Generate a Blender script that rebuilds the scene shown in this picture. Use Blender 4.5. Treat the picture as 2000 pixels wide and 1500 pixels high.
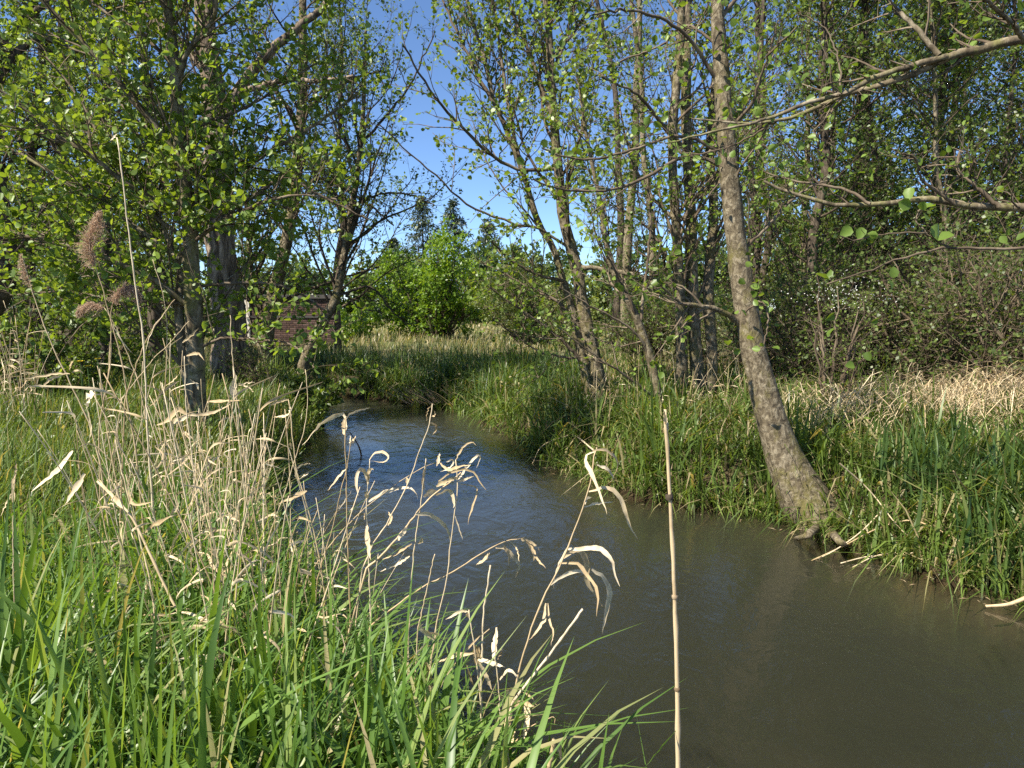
import bpy, math
import numpy as np
from mathutils import Vector, Matrix

for o in list(bpy.data.objects):
    bpy.data.objects.remove(o, do_unlink=True)
scene = bpy.context.scene
COL = scene.collection
R = math.radians

# ------------------------------------------------------------------ camera, sky, sun
F_PX, PITCH, CAM_Z = 1400.0, R(6.0), 2.0
cam_d = bpy.data.cameras.new('camera')
cam_d.sensor_width = 36.0
cam_d.lens = 36.0 * F_PX / 2000.0
cam_d.clip_start = 0.05
cam_d.clip_end = 3000.0
cam = bpy.data.objects.new('camera', cam_d)
cam.location = (0, 0, CAM_Z)
cam.rotation_euler = (R(90) - PITCH, 0, 0)
COL.objects.link(cam)
scene.camera = cam

SUN_AZ, SUN_EL = R(-124.0), R(49.0)          # azimuth from +Y towards +X
to_sun = Vector((math.sin(SUN_AZ) * math.cos(SUN_EL), math.cos(SUN_AZ) * math.cos(SUN_EL), math.sin(SUN_EL)))
world = bpy.data.worlds.new('World')
scene.world = world
world.use_nodes = True
wn = world.node_tree.nodes
bg = wn['Background']
sky = wn.new('ShaderNodeTexSky')
sky.sky_type = 'NISHITA'
sky.sun_disc = False
sky.sun_elevation = SUN_EL
sky.sun_rotation = SUN_AZ
sky.air_density = 0.7
sky.dust_density = 0.0
sky.ozone_density = 6.0
world.node_tree.links.new(sky.outputs[0], bg.inputs[0])
bg.inputs[1].default_value = 0.096
sun_d = bpy.data.lights.new('sun', 'SUN')
sun_d.energy = 5.0
sun_d.angle = R(0.53)
sun_d.color = (1.0, 0.93, 0.82)
sun = bpy.data.objects.new('sun', sun_d)
sun.rotation_euler = to_sun.to_track_quat('Z', 'Y').to_euler()
COL.objects.link(sun)
vs = scene.view_settings
vs.view_transform = 'Standard'
vs.look = 'None'
vs.exposure = 1.15
vs.gamma = 1.0
vs.use_curve_mapping = False
try:
    scene.cycles.max_bounces = 7
    scene.cycles.diffuse_bounces = 3
    scene.cycles.transmission_bounces = 4
    scene.cycles.transparent_max_bounces = 8
    scene.cycles.use_denoising = False
    scene.cycles.volume_bounces = 1
except Exception:
    pass

# ------------------------------------------------------------------ pixel <-> place (2000 x 1500 photograph)
cp, sp_ = math.cos(PITCH), math.sin(PITCH)
def ray(px, py):
    u, v = (px - 1000.0) / F_PX, (750.0 - py) / F_PX
    return np.array([u, cp + v * sp_, -sp_ + v * cp])
def P(px, py, d):
    r = ray(px, py)
    return np.array([0, 0, CAM_Z]) + r * (d / r[1])
def G(px, py, z=0.0):
    r = ray(px, py)
    return np.array([0, 0, CAM_Z]) + r * ((z - CAM_Z) / r[2])

# ------------------------------------------------------------------ mesh helpers
def mesh_np(name, V, faces, smooth=True):
    """faces: list of (n,k) int arrays"""
    me = bpy.data.meshes.new(name)
    V = np.asarray(V, dtype=np.float32)
    faces = [np.asarray(f, dtype=np.int32) for f in faces if len(f)]
    loops = np.concatenate([f.ravel() for f in faces])
    tot = np.concatenate([np.full(len(f), f.shape[1], dtype=np.int32) for f in faces])
    start = np.concatenate([[0], np.cumsum(tot)[:-1]]).astype(np.int32)
    me.vertices.add(len(V)); me.vertices.foreach_set('co', V.ravel())
    me.loops.add(len(loops)); me.loops.foreach_set('vertex_index', loops)
    me.polygons.add(len(tot)); me.polygons.foreach_set('loop_start', start)
    me.polygons.foreach_set('loop_total', tot)
    me.polygons.foreach_set('use_smooth', np.full(len(tot), smooth, dtype=bool))
    me.update(calc_edges=True)
    return me

class MB:
    def __init__(self):
        self.V, self.F, self.n = [], {}, 0
    def add(self, V, faces):
        V = np.asarray(V, dtype=np.float64).reshape(-1, 3)
        for f in faces:
            f = np.asarray(f)
            if len(f):
                self.F.setdefault(f.shape[1], []).append(f + self.n)
        self.V.append(V); self.n += len(V)
    def box(self, lo, hi, rot=0.0, org=(0, 0, 0)):
        x0, y0, z0 = lo; x1, y1, z1 = hi
        V = np.array([[x0,y0,z0],[x1,y0,z0],[x1,y1,z0],[x0,y1,z0],[x0,y0,z1],[x1,y0,z1],[x1,y1,z1],[x0,y1,z1]], float)
        c, s = math.cos(rot), math.sin(rot)
        W = V.copy(); W[:,0] = c*V[:,0]-s*V[:,1]+org[0]; W[:,1] = s*V[:,0]+c*V[:,1]+org[1]; W[:,2] += org[2]
        self.add(W, [np.array([[0,3,2,1],[4,5,6,7],[0,1,5,4],[1,2,6,5],[2,3,7,6],[3,0,4,7]])])
    def mesh(self, name, smooth=True):
        return mesh_np(name, np.concatenate(self.V), [np.concatenate(v) for v in self.F.values()], smooth)

def norm(a):
    return a / np.maximum(np.linalg.norm(a, axis=-1, keepdims=True), 1e-9)

def tubes(polys, radii, S, rough=0.0, rng=None, cap=False):
    """polys (N,P,3), radii (N,P) -> verts, quads"""
    polys = np.asarray(polys, float); radii = np.asarray(radii, float)
    N, Pn, _ = polys.shape
    T = np.gradient(polys, axis=1); T = norm(T)
    ref = np.where(np.abs(T[:, :1, 2:3]) > 0.75, np.array([1.0, 0.15, 0.0]), np.array([0.1, 0.2, 1.0]))
    A = norm(np.cross(T, np.broadcast_to(ref, T.shape))); B = np.cross(T, A)
    th = np.linspace(0, 2*np.pi, S, endpoint=False)
    rr = radii[:, :, None] * np.ones(S)
    if rough and rng is not None:
        n = rng.normal(0, 1, (N, Pn, S))
        n = (n + np.roll(n, 1, 1) + np.roll(n, 1, 2)) / 1.7
        rr = rr * (1 + rough * n)
    V = polys[:, :, None, :] + rr[..., None] * (np.cos(th)[None, None, :, None] * A[:, :, None, :] + np.sin(th)[None, None, :, None] * B[:, :, None, :])
    base = (np.arange(N) * Pn * S)[:, None, None] + (np.arange(Pn - 1) * S)[None, :, None]
    j = np.arange(S); j2 = (j + 1) % S
    Q = np.stack([base + j, base + j2, base + S + j2, base + S + j], -1).reshape(-1, 4)
    out = [Q]
    V = V.reshape(-1, 3)
    if cap:
        fan = [np.stack([np.full(S, len(V) + n), n*Pn*S + (Pn-1)*S + j, n*Pn*S + (Pn-1)*S + j2], 1) for n in range(N)]
        V = np.concatenate([V, polys[:, -1, :]]); out.append(np.concatenate(fan))
    return V, out

def spline(pts, n):
    """Catmull-Rom resample of (k,D) points to n points"""
    p = np.asarray(pts, float)
    if len(p) == 2:
        t = np.linspace(0, 1, n)[:, None]; return p[0] * (1-t) + p[1] * t
    q = np.concatenate([[2*p[0]-p[1]], p, [2*p[-1]-p[-2]]])
    seg = np.linalg.norm(np.diff(p, axis=0), axis=1); s = np.concatenate([[0], np.cumsum(seg)])
    u = np.linspace(0, s[-1], n)
    i = np.clip(np.searchsorted(s, u, 'right') - 1, 0, len(p) - 2)
    t = ((u - s[i]) / np.maximum(seg[i], 1e-9))[:, None]
    p0, p1, p2, p3 = q[i], q[i+1], q[i+2], q[i+3]
    return 0.5 * ((2*p1) + (-p0+p2)*t + (2*p0-5*p1+4*p2-p3)*t**2 + (-p0+3*p1-3*p2+p3)*t**3)

# leaf templates: x across, y along, z up
LEAF_FULL_V = np.array([[0,0,0],[-.24,.20,.10],[.26,.22,.07],[-.43,.52,.17],[.40,.55,.13],[-.30,.86,.06],[.33,.82,.10],[0,.97,-.10],[0,.34,-.02],[0,.66,-.05]], float)
LEAF_FULL_F = [np.array([[0,8,1],[0,2,8],[5,9,7],[6,7,9]]), np.array([[1,8,9,3],[2,4,9,8]]), np.array([[3,9,5],[4,6,9]])]
LEAF_MID_V = np.array([[0,0,0],[-.42,.42,.07],[.42,.42,.07],[-.30,.84,.04],[.30,.84,.04],[0,.6,-.03]], float)
LEAF_MID_F = [np.array([[0,5,1],[0,2,5],[1,5,3],[2,4,5],[3,5,4]])]
LEAF_LOW_V = np.array([[0,0,0],[-.40,.5,.06],[.40,.5,.06],[0,1,0]], float)
LEAF_LOW_F = [np.array([[0,2,1],[1,2,3]])]
TEMPL = {'full': (LEAF_FULL_V, LEAF_FULL_F), 'mid': (LEAF_MID_V, LEAF_MID_F), 'low': (LEAF_LOW_V, LEAF_LOW_F)}

def leaf_frames(axis, nrm):
    Y = norm(axis); X = norm(np.cross(Y, nrm)); Z = np.cross(X, Y)
    return X, Y, Z
def leaf_cloud(pos, axis, nrm, size, kind, aspect=0.95, rng=None):
    TV, TF = TEMPL[kind]
    X, Y, Z = leaf_frames(axis, nrm)
    s = size[:, None, None]
    curl = 1.0 if rng is None else rng.uniform(-1.2, 2.2, len(pos))[:, None, None]
    asp = aspect if rng is None else aspect * rng.uniform(0.72, 1.08, len(pos))[:, None, None]
    V = pos[:, None, :] + s * (TV[None, :, 0:1] * asp * X[:, None] + TV[None, :, 1:2] * Y[:, None] + TV[None, :, 2:3] * curl * Z[:, None])
    off = (np.arange(len(pos)) * len(TV))[:, None, None]
    return V.reshape(-1, 3), [(f[None] + off).reshape(-1, f.shape[1]) for f in TF]

# ------------------------------------------------------------------ object helpers
def tag(o, label=None, cat=None, group=None, kind=None):
    if label: o['label'] = label
    if cat: o['category'] = cat
    if group: o['group'] = group
    if kind: o['kind'] = kind
    return o
def obj(name, me, mat=None, parent=None, kind=None):
    o = bpy.data.objects.new(name, me)
    if mat is not None and me is not None and not me.materials:
        me.materials.append(mat)
    COL.objects.link(o)
    if parent is not None:
        o.parent = parent
    if kind: o['kind'] = kind
    return o
def empty(name, loc=(0, 0, 0)):
    o = bpy.data.objects.new(name, None); o.location = loc; o.empty_display_size = 0.1
    COL.objects.link(o); return o

# ------------------------------------------------------------------ materials
def new_mat(name):
    m = bpy.data.materials.new(name); m.use_nodes = True
    nt = m.node_tree
    for n in list(nt.nodes): nt.nodes.remove(n)
    out = nt.nodes.new('ShaderNodeOutputMaterial')
    return m, nt, out
def N(nt, t, **kw):
    n = nt.nodes.new(t)
    for k, v in kw.items(): setattr(n, k, v)
    return n
def ramp(nt, fac, stops):
    r = N(nt, 'ShaderNodeValToRGB'); e = r.color_ramp.elements
    while len(e) < len(stops): e.new(0.5)
    for el, (p, c) in zip(e, stops):
        el.position = p; el.color = (*c, 1)
    nt.links.new(fac, r.inputs[0]); return r.outputs[0]
def noise(nt, scale, detail=4, rough=0.55, vec=None, dist=0.0):
    n = N(nt, 'ShaderNodeTexNoise'); n.inputs['Scale'].default_value = scale; n.inputs['Detail'].default_value = detail
    n.inputs['Roughness'].default_value = rough; n.inputs['Distortion'].default_value = dist
    if vec is not None: nt.links.new(vec, n.inputs['Vector'])
    return n
def position(nt, scale=None):
    g = N(nt, 'ShaderNodeNewGeometry'); p = g.outputs['Position']
    if scale:
        m = N(nt, 'ShaderNodeVectorMath', operation='MULTIPLY'); m.inputs[1].default_value = scale
        nt.links.new(p, m.inputs[0]); return m.outputs[0]
    return p
def mixc(nt, fac, a, b):
    m = N(nt, 'ShaderNodeMix', data_type='RGBA')
    for s, v in ((m.inputs['Factor'], fac), (m.inputs['A'], a), (m.inputs['B'], b)):
        if isinstance(v, (int, float)): s.default_value = v
        elif isinstance(v, tuple): s.default_value = (*v, 1)
        else: nt.links.new(v, s)
    return m.outputs['Result']

def leaf_material(name, stops, trans=0.45, tcol=(1.5, 1.35, 0.45), rough=0.42, per_object=False, spec=0.45):
    m, nt, out = new_mat(name)
    g = N(nt, 'ShaderNodeNewGeometry')
    rnd = g.outputs['Random Per Island']
    if per_object:
        rnd = N(nt, 'ShaderNodeObjectInfo').outputs['Random']
    col = ramp(nt, rnd, stops)
    nz = noise(nt, 0.9, 2, vec=position(nt))
    mul = N(nt, 'ShaderNodeHueSaturation'); nt.links.new(col, mul.inputs['Color'])
    mr = N(nt, 'ShaderNodeMapRange'); mr.inputs['To Min'].default_value = 0.75; mr.inputs['To Max'].default_value = 1.25
    nt.links.new(nz.outputs[0], mr.inputs[0]); nt.links.new(mr.outputs[0], mul.inputs['Value'])
    col = mul.outputs[0]
    p = N(nt, 'ShaderNodeBsdfPrincipled'); nt.links.new(col, p.inputs['Base Color'])
    p.inputs['Roughness'].default_value = rough
    p.inputs['Specular IOR Level'].default_value = spec
    t = N(nt, 'ShaderNodeBsdfTranslucent')
    tc = N(nt, 'ShaderNodeVectorMath', operation='MULTIPLY'); nt.links.new(col, tc.inputs[0]); tc.inputs[1].default_value = tcol
    nt.links.new(tc.outputs[0], t.inputs[0])
    mx = N(nt, 'ShaderNodeMixShader'); mx.inputs[0].default_value = trans
    nt.links.new(p.outputs[0], mx.inputs[1]); nt.links.new(t.outputs[0], mx.inputs[2])
    nt.links.new(mx.outputs[0], out.inputs[0])
    return m

def bark_material(name, dark, mid, pale, lichen=None, lich=0.5, scale=14.0, bump=0.5, stretch=(1, 1, 0.25)):
    m, nt, out = new_mat(name)
    v = position(nt, stretch)
    n1 = noise(nt, scale, 8, 0.65, v, 0.6)
    col = ramp(nt, n1.outputs[0], [(0.34, dark), (0.5, mid), (0.66, pale)])
    if lichen:
        n2 = noise(nt, 5.0, 6, 0.7, position(nt, (1, 1, 0.6)))
        mr = N(nt, 'ShaderNodeMapRange'); mr.inputs['From Min'].default_value = lich; mr.inputs['From Max'].default_value = lich + 0.12
        mr.inputs['To Max'].default_value = 0.75
        nt.links.new(n2.outputs[0], mr.inputs[0])
        col = mixc(nt, mr.outputs[0], col, lichen)
        n3 = noise(nt, 13, 6, 0.75)
        nt.links.new(position(nt), n3.inputs['Vector'])
        mr2 = N(nt, 'ShaderNodeMapRange'); mr2.inputs['From Min'].default_value = 0.55; mr2.inputs['From Max'].default_value = 0.61
        mr2.inputs['To Max'].default_value = 0.7
        nt.links.new(n3.outputs[0], mr2.inputs[0])
        col = mixc(nt, mr2.outputs[0], col, pale)
        n4 = noise(nt, 9, 7, 0.75, position(nt, (1.0, 1.0, 2.2)))
        mr3 = N(nt, 'ShaderNodeMapRange'); mr3.inputs['From Min'].default_value = 0.55; mr3.inputs['From Max'].default_value = 0.62; mr3.inputs['To Max'].default_value = 0.8
        nt.links.new(n4.outputs[0], mr3.inputs[0])
        col = mixc(nt, mr3.outputs[0], col, dark)
    p = N(nt, 'ShaderNodeBsdfPrincipled'); nt.links.new(col, p.inputs['Base Color']); p.inputs['Roughness'].default_value = 0.85
    p.inputs['Specular IOR Level'].default_value = 0.2
    b = N(nt, 'ShaderNodeBump'); b.inputs['Strength'].default_value = bump; b.inputs['Distance'].default_value = 0.02
    nt.links.new(n1.outputs[0], b.inputs['Height']); nt.links.new(b.outputs[0], p.inputs['Normal'])
    nt.links.new(p.outputs[0], out.inputs[0])
    return m

def straw_material(name, stops, trans=0.2):
    m, nt, out = new_mat(name)
    g = N(nt, 'ShaderNodeNewGeometry'); oi = N(nt, 'ShaderNodeObjectInfo')
    ad = N(nt, 'ShaderNodeMath', operation='ADD'); nt.links.new(g.outputs['Random Per Island'], ad.inputs[0]); nt.links.new(oi.outputs['Random'], ad.inputs[1])
    fr = N(nt, 'ShaderNodeMath', operation='FRACT'); nt.links.new(ad.outputs[0], fr.inputs[0])
    col = ramp(nt, fr.outputs[0], stops)
    nz = noise(nt, 34, 6, 0.65, position(nt, (1, 1, 0.45)))
    sp = N(nt, 'ShaderNodeMapRange'); sp.inputs['From Min'].default_value = 0.48; sp.inputs['From Max'].default_value = 0.72
    sp.inputs['To Max'].default_value = 0.6; nt.links.new(nz.outputs[0], sp.inputs[0])
    col = mixc(nt, sp.outputs[0], col, (0.22, 0.135, 0.065))
    p = N(nt, 'ShaderNodeBsdfPrincipled'); nt.links.new(col, p.inputs['Base Color']); p.inputs['Roughness'].default_value = 0.6
    p.inputs['Specular IOR Level'].default_value = 0.25
    t = N(nt, 'ShaderNodeBsdfTranslucent'); nt.links.new(col, t.inputs[0])
    mx = N(nt, 'ShaderNodeMixShader'); mx.inputs[0].default_value = trans
    nt.links.new(p.outputs[0], mx.inputs[1]); nt.links.new(t.outputs[0], mx.inputs[2])
    nt.links.new(mx.outputs[0], out.inputs[0])
    return m

M = {}
M['alder_leaf'] = leaf_material('alder_leaf', [(0, (0.105, 0.165, 0.024)), (0.5, (0.175, 0.262, 0.040)), (1, (0.250, 0.340, 0.070))])
M['alder_leaf_single'] = leaf_material('alder_leaf_single', [(0, (0.100, 0.160, 0.024)), (0.5, (0.155, 0.240, 0.038)), (1, (0.215, 0.310, 0.065))], per_object=True)
M['dark_leaf'] = leaf_material('dark_leaf', [(0, (0.070, 0.112, 0.024)), (0.5, (0.115, 0.178, 0.036)), (1, (0.180, 0.250, 0.055))])
M['far_leaf'] = leaf_material('far_leaf', [(0, (0.045, 0.085, 0.030)), (0.5, (0.065, 0.115, 0.035)), (1, (0.095, 0.150, 0.045))])
M['lime_leaf'] = leaf_material('lime_leaf', [(0, (0.105, 0.190, 0.016)), (0.5, (0.150, 0.255, 0.022)), (1, (0.210, 0.310, 0.035))])
M['willow_leaf'] = leaf_material('willow_leaf', [(0, (0.120, 0.165, 0.045)), (0.5, (0.165, 0.210, 0.060)), (1, (0.205, 0.245, 0.080))])
M['thicket_leaf'] = leaf_material('thicket_leaf', [(0, (0.055, 0.090, 0.020)), (0.5, (0.100, 0.150, 0.032)), (1, (0.165, 0.215, 0.052))])
M['conifer'] = leaf_material('conifer', [(0, (0.035, 0.055, 0.028)), (0.5, (0.052, 0.075, 0.036)), (1, (0.078, 0.100, 0.046))], trans=0.1)  # distance haze put into the colour: needle green lightened
M['grass_near'] = leaf_material('grass_near', [(0, (0.070, 0.138, 0.026)), (0.4, (0.112, 0.205, 0.038)), (0.8, (0.165, 0.268, 0.058)), (0.93, (0.230, 0.300, 0.090)), (1, (0.45, 0.37, 0.20))], trans=0.45, rough=0.4)
M['grass_bank'] = leaf_material('grass_bank', [(0, (0.058, 0.100, 0.020)), (0.45, (0.110, 0.172, 0.030)), (0.84, (0.170, 0.235, 0.048)), (0.90, (0.30, 0.27, 0.12)), (1, (0.44, 0.36, 0.20))], trans=0.4)
M['grass_meadow'] = leaf_material('grass_meadow', [(0, (0.100, 0.140, 0.040)), (0.4, (0.170, 0.200, 0.065)), (0.6, (0.34, 0.29, 0.14)), (1, (0.56, 0.46, 0.29))], trans=0.35)
M['iris'] = leaf_material('iris', [(0, (0.036, 0.078, 0.020)), (0.5, (0.068, 0.122, 0.030)), (0.90, (0.112, 0.178, 0.044)), (1, (0.32, 0.26, 0.13))], trans=0.35)
M['straw'] = straw_material('straw', [(0, (0.50, 0.37, 0.20)), (0.5, (0.66, 0.52, 0.31)), (1, (0.78, 0.66, 0.45))])
M['straw_grey'] = straw_material('straw_grey', [(0, (0.17, 0.12, 0.07)), (0.5, (0.34, 0.25, 0.145)), (1, (0.52, 0.41, 0.26))])
M['plume'] = straw_material('plume', [(0, (0.50, 0.34, 0.22)), (0.5, (0.62, 0.45, 0.31)), (1, (0.74, 0.58, 0.42))], trans=0.5)
M['bark_alder'] = bark_material('bark_alder', (0.055, 0.042, 0.026), (0.150, 0.120, 0.075), (0.300, 0.255, 0.175), (0.170, 0.165, 0.055), 0.50)
M['bark_pale'] = bark_material('bark_pale', (0.050, 0.038, 0.024), (0.135, 0.108, 0.066), (0.290, 0.245, 0.165), (0.150, 0.132, 0.040), 0.50, scale=26.0, bump=1.0, stretch=(1, 1, 0.55))
M['bark_old'] = bark_material('bark_old', (0.022, 0.016, 0.011), (0.165, 0.122, 0.082), (0.370, 0.290, 0.210), None, scale=13, bump=1.0, stretch=(1, 1, 0.16))
M['bark_dark'] = bark_material('bark_dark', (0.028, 0.022, 0.016), (0.075, 0.058, 0.040), (0.150, 0.120, 0.085), (0.120, 0.110, 0.050), 0.58)
M['twig'] = bark_material('twig', (0.060, 0.043, 0.028), (0.130, 0.098, 0.064), (0.230, 0.185, 0.125), None, scale=6)
M['twig_dark'] = bark_material('twig_dark', (0.035, 0.026, 0.018), (0.075, 0.056, 0.038), (0.130, 0.100, 0.070), None, scale=6)
M['dead_twig'] = bark_material('dead_twig', (0.060, 0.044, 0.028), (0.130, 0.098, 0.062), (0.240, 0.190, 0.125), None, scale=6)

def simple(name, col, rough=0.8, nscale=None, amp=0.3):
    m, nt, out = new_mat(name)
    p = N(nt, 'ShaderNodeBsdfPrincipled'); p.inputs['Roughness'].default_value = rough
    n = noise(nt, nscale or 8, 5, 0.6, position(nt))
    c = mixc(nt, n.outputs[0], tuple(x * (1 - amp) for x in col), tuple(min(1, x * (1 + amp)) for x in col))
    nt.links.new(c, p.inputs['Base Color']); nt.links.new(p.outputs[0], out.inputs[0])
    return m
M['brick'] = straw_material('brick', [(0, (0.045, 0.028, 0.026)), (0.5, (0.075, 0.042, 0.038)), (1, (0.12, 0.078, 0.070))], trans=0.0)
M['mortar'] = simple('mortar', (0.12, 0.105, 0.095), 0.9, 20)
M['sunlit_pier'] = simple('sunlit_pier', (0.62, 0.56, 0.48), 0.9, 6)  # pale colour stands in for sun on the wall's end face
M['slate'] = simple('slate', (0.06, 0.055, 0.05), 0.8, 12)
M['petal'] = simple('petal', (0.80, 0.58, 0.02), 0.5, 10, 0.1)
M['blossom'] = simple('blossom', (0.75, 0.76, 0.68), 0.6, 10, 0.1)
M['stem_green'] = simple('stem_green', (0.10, 0.17, 0.04), 0.6, 10)

def ground_material():
    m, nt, out = new_mat('soil')
    pos = position(nt)
    n1 = noise(nt, 1.3, 8, 0.65, pos); n2 = noise(nt, 14, 6, 0.65, pos)
    far = ramp(nt, n1.outputs[0], [(0.3, (0.070, 0.090, 0.030)), (0.5, (0.110, 0.125, 0.045)), (0.7, (0.20, 0.17, 0.085))])
    near = ramp(nt, n2.outputs[0], [(0.3, (0.030, 0.022, 0.013)), (0.55, (0.075, 0.058, 0.032)), (0.75, (0.16, 0.125, 0.070))])
    sx = N(nt, 'ShaderNodeSeparateXYZ'); nt.links.new(pos, sx.inputs[0])
    mr = N(nt, 'ShaderNodeMapRange'); mr.inputs['From Min'].default_value = 16; mr.inputs['From Max'].default_value = 24
    nt.links.new(sx.outputs['Y'], mr.inputs[0])
    col = mixc(nt, mr.outputs[0], near, far)
    n3 = noise(nt, 0.9, 6, 0.6, pos, 0.8)
    bed = ramp(nt, n3.outputs[0], [(0.36, (0.028, 0.030, 0.016)), (0.5, (0.150, 0.125, 0.070)), (0.64, (0.36, 0.28, 0.17))])
    mr2 = N(nt, 'ShaderNodeMapRange'); mr2.inputs['From Min'].default_value = -0.02; mr2.inputs['From Max'].default_value = -0.12
    nt.links.new(sx.outputs['Z'], mr2.inputs[0])
    col = mixc(nt, mr2.outputs[0], col, bed)
    mw = N(nt, 'ShaderNodeMapRange'); mw.inputs['From Min'].default_value = 0.14; mw.inputs['From Max'].default_value = 0.03
    nt.links.new(sx.outputs['Z'], mw.inputs[0])
    wet = N(nt, 'ShaderNodeMix', data_type='RGBA', blend_type='MULTIPLY'); wet.inputs['B'].default_value = (0.42, 0.38, 0.34, 1)
    nt.links.new(mw.outputs[0], wet.inputs['Factor']); nt.links.new(col, wet.inputs['A']); col = wet.outputs['Result']
    p = N(nt, 'ShaderNodeBsdfPrincipled'); p.inputs['Roughness'].default_value = 0.95; p.inputs['Specular IOR Level'].default_value = 0.1
    nt.links.new(col, p.inputs['Base Color'])
    b = N(nt, 'ShaderNodeBump'); b.inputs['Strength'].default_value = 0.6; b.inputs['Distance'].default_value = 0.04
    nt.links.new(n2.outputs[0], b.inputs['Height']); nt.links.new(b.outputs[0], p.inputs['Normal'])
    nt.links.new(p.outputs[0], out.inputs[0])
    return m
M['soil'] = ground_material()

def water_material():
    m, nt, out = new_mat('stream_water')
    pos = position(nt)
    rot = N(nt, 'ShaderNodeMapping'); rot.inputs['Rotation'].default_value = (0, 0, R(-25)); rot.inputs['Scale'].default_value = (1.5, 1.0, 1)
    nt.links.new(pos, rot.inputs[0])
    n1 = noise(nt, 2.2, 3, 0.5, rot.outputs[0], 1.2)
    n2 = noise(nt, 9.0, 3, 0.55, rot.outputs[0], 0.8)
    n0 = noise(nt, 0.35, 2, 0.5, pos, 0.5)
    add = N(nt, 'ShaderNodeMath', operation='MULTIPLY_ADD'); add.inputs[1].default_value = 0.22
    nt.links.new(n2.outputs[0], add.inputs[0]); nt.links.new(n1.outputs[0], add.inputs[2])
    b = N(nt, 'ShaderNodeBump'); b.inputs['Distance'].default_value = 0.06
    mr = N(nt, 'ShaderNodeMapRange'); mr.inputs['From Min'].default_value = 0.35; mr.inputs['From Max'].default_value = 0.65
    mr.inputs['To Min'].default_value = 0.12; mr.inputs['To Max'].default_value = 0.42
    nt.links.new(n0.outputs[0], mr.inputs[0]); nt.links.new(mr.outputs[0], b.inputs['Strength'])
    nt.links.new(add.outputs[0], b.inputs['Height'])
    body = N(nt, 'ShaderNodeBsdfTransparent'); body.inputs[0].default_value = (0.97, 0.97, 0.94, 1)
    vol = N(nt, 'ShaderNodeVolumePrincipled'); vol.inputs['Color'].default_value = (0.165, 0.175, 0.128, 1); vol.inputs['Density'].default_value = 3.0
    vol.inputs['Anisotropy'].default_value = 0.2
    nt.links.new(vol.outputs[0], out.inputs['Volume'])
    gl = N(nt, 'ShaderNodeBsdfGlossy'); gl.inputs['Roughness'].default_value = 0.11; gl.inputs['Color'].default_value = (1, 1, 1, 1)
    nt.links.new(b.outputs[0], gl.inputs['Normal'])
    fr = N(nt, 'ShaderNodeFresnel'); fr.inputs['IOR'].default_value = 1.333; nt.links.new(b.outputs[0], fr.inputs['Normal'])
    mx = N(nt, 'ShaderNodeMixShader')
    nt.links.new(fr.outputs[0], mx.inputs[0]); nt.links.new(body.outputs[0], mx.inputs[1]); nt.links.new(gl.outputs[0], mx.inputs[2])
    nt.links.new(mx.outputs[0], out.inputs[0])
    return m
M['water'] = water_material()

# ------------------------------------------------------------------ terrain
LEFT = [(0.9, -6), (0.62, -2), (0.52, 0.6), (0.40, 1.3), (0.22, 1.9), (-0.12, 2.5), (-0.60, 3.1), (-1.3, 4.1), (-2.0, 5.6), (-2.55, 7.4),
        (-2.95, 9.4), (-3.25, 11.5), (-3.75, 13.8), (-4.6, 15.0), (-7.0, 16.2), (-14, 18), (-30, 22)]
RIGHT = [(-30, 25), (-14, 20.5), (-7.5, 18.3), (-4.6, 17.0), (-3.2, 16.0), (-2.1, 15.1), (-0.75, 13.4), (0.0, 11.2), (0.62, 8.9), (1.4, 7.35), (2.45, 6.75),
         (2.85, 6.0), (3.0, 5.4), (3.5, 4.75), (4.3, 3.6), (5.0, 1.6), (5.6, -2), (6.2, -6)]
POLY = np.array(LEFT + RIGHT, float)
def seg_dist(pts, a, b):
    ab = b - a; t = np.clip(((pts - a) @ ab) / (ab @ ab), 0, 1)
    return np.linalg.norm(pts - (a + t[:, None] * ab), axis=1)
def stream_sd(pts):
    """signed distance to the water polygon, negative in the water"""
    pts = np.asarray(pts, float)
    d = np.full(len(pts), 1e9); inside = np.zeros(len(pts), bool)
    n = len(POLY)
    for i in range(n):
        a, b = POLY[i], POLY[(i + 1) % n]
        d = np.minimum(d, seg_dist(pts, a, b))
        c = ((a[1] > pts[:, 1]) != (b[1] > pts[:, 1]))
        if abs(b[1]-a[1]) > 1e-9:
            xs = (b[0]-a[0]) * (pts[:, 1]-a[1]) / (b[1]-a[1]) + a[0]
            inside ^= c & (pts[:, 0] < xs)
    return np.where(inside, -d, d)
def wob(x, y):
    return (0.06*np.sin(0.9*x+0.4*y) + 0.05*np.sin(0.37*x-0.8*y+1.2) + 0.035*np.sin(2.1*x+1.7*y) + 0.03*np.sin(3.3*y-1.1*x+0.5))
def height(x, y):
    x = np.asarray(x, float); y = np.asarray(y, float)
    sd = stream_sd(np.stack([x.ravel(), y.ravel()], 1)).reshape(x.shape)
    sd = sd + 0.10*np.sin(3.1*x + 2.3*y) + 0.06*np.sin(6.7*x - 5.1*y)
    s = np.clip((sd + 0.02) / 0.55, 0, 1); bank = 0.42 * s * s * (3 - 2*s) + 0.10 * np.clip(sd / 2.5, 0, 1)
    bed = -(0.42 + 0.14*np.sin(1.3*x + 0.7*y) * np.sin(0.9*y - 1.1*x + 0.6)) * np.clip(-sd / 0.7, 0, 1) - 0.03
    h = np.where(sd > 0, bank + wob(x, y) * np.clip(sd, 0, 1), bed)
    rise = 0.35 * np.clip((x - 4.0) / 5.0, 0, 1) * np.clip((sd - 1.2) / 3.0, 0, 1)
    return h + rise
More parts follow.
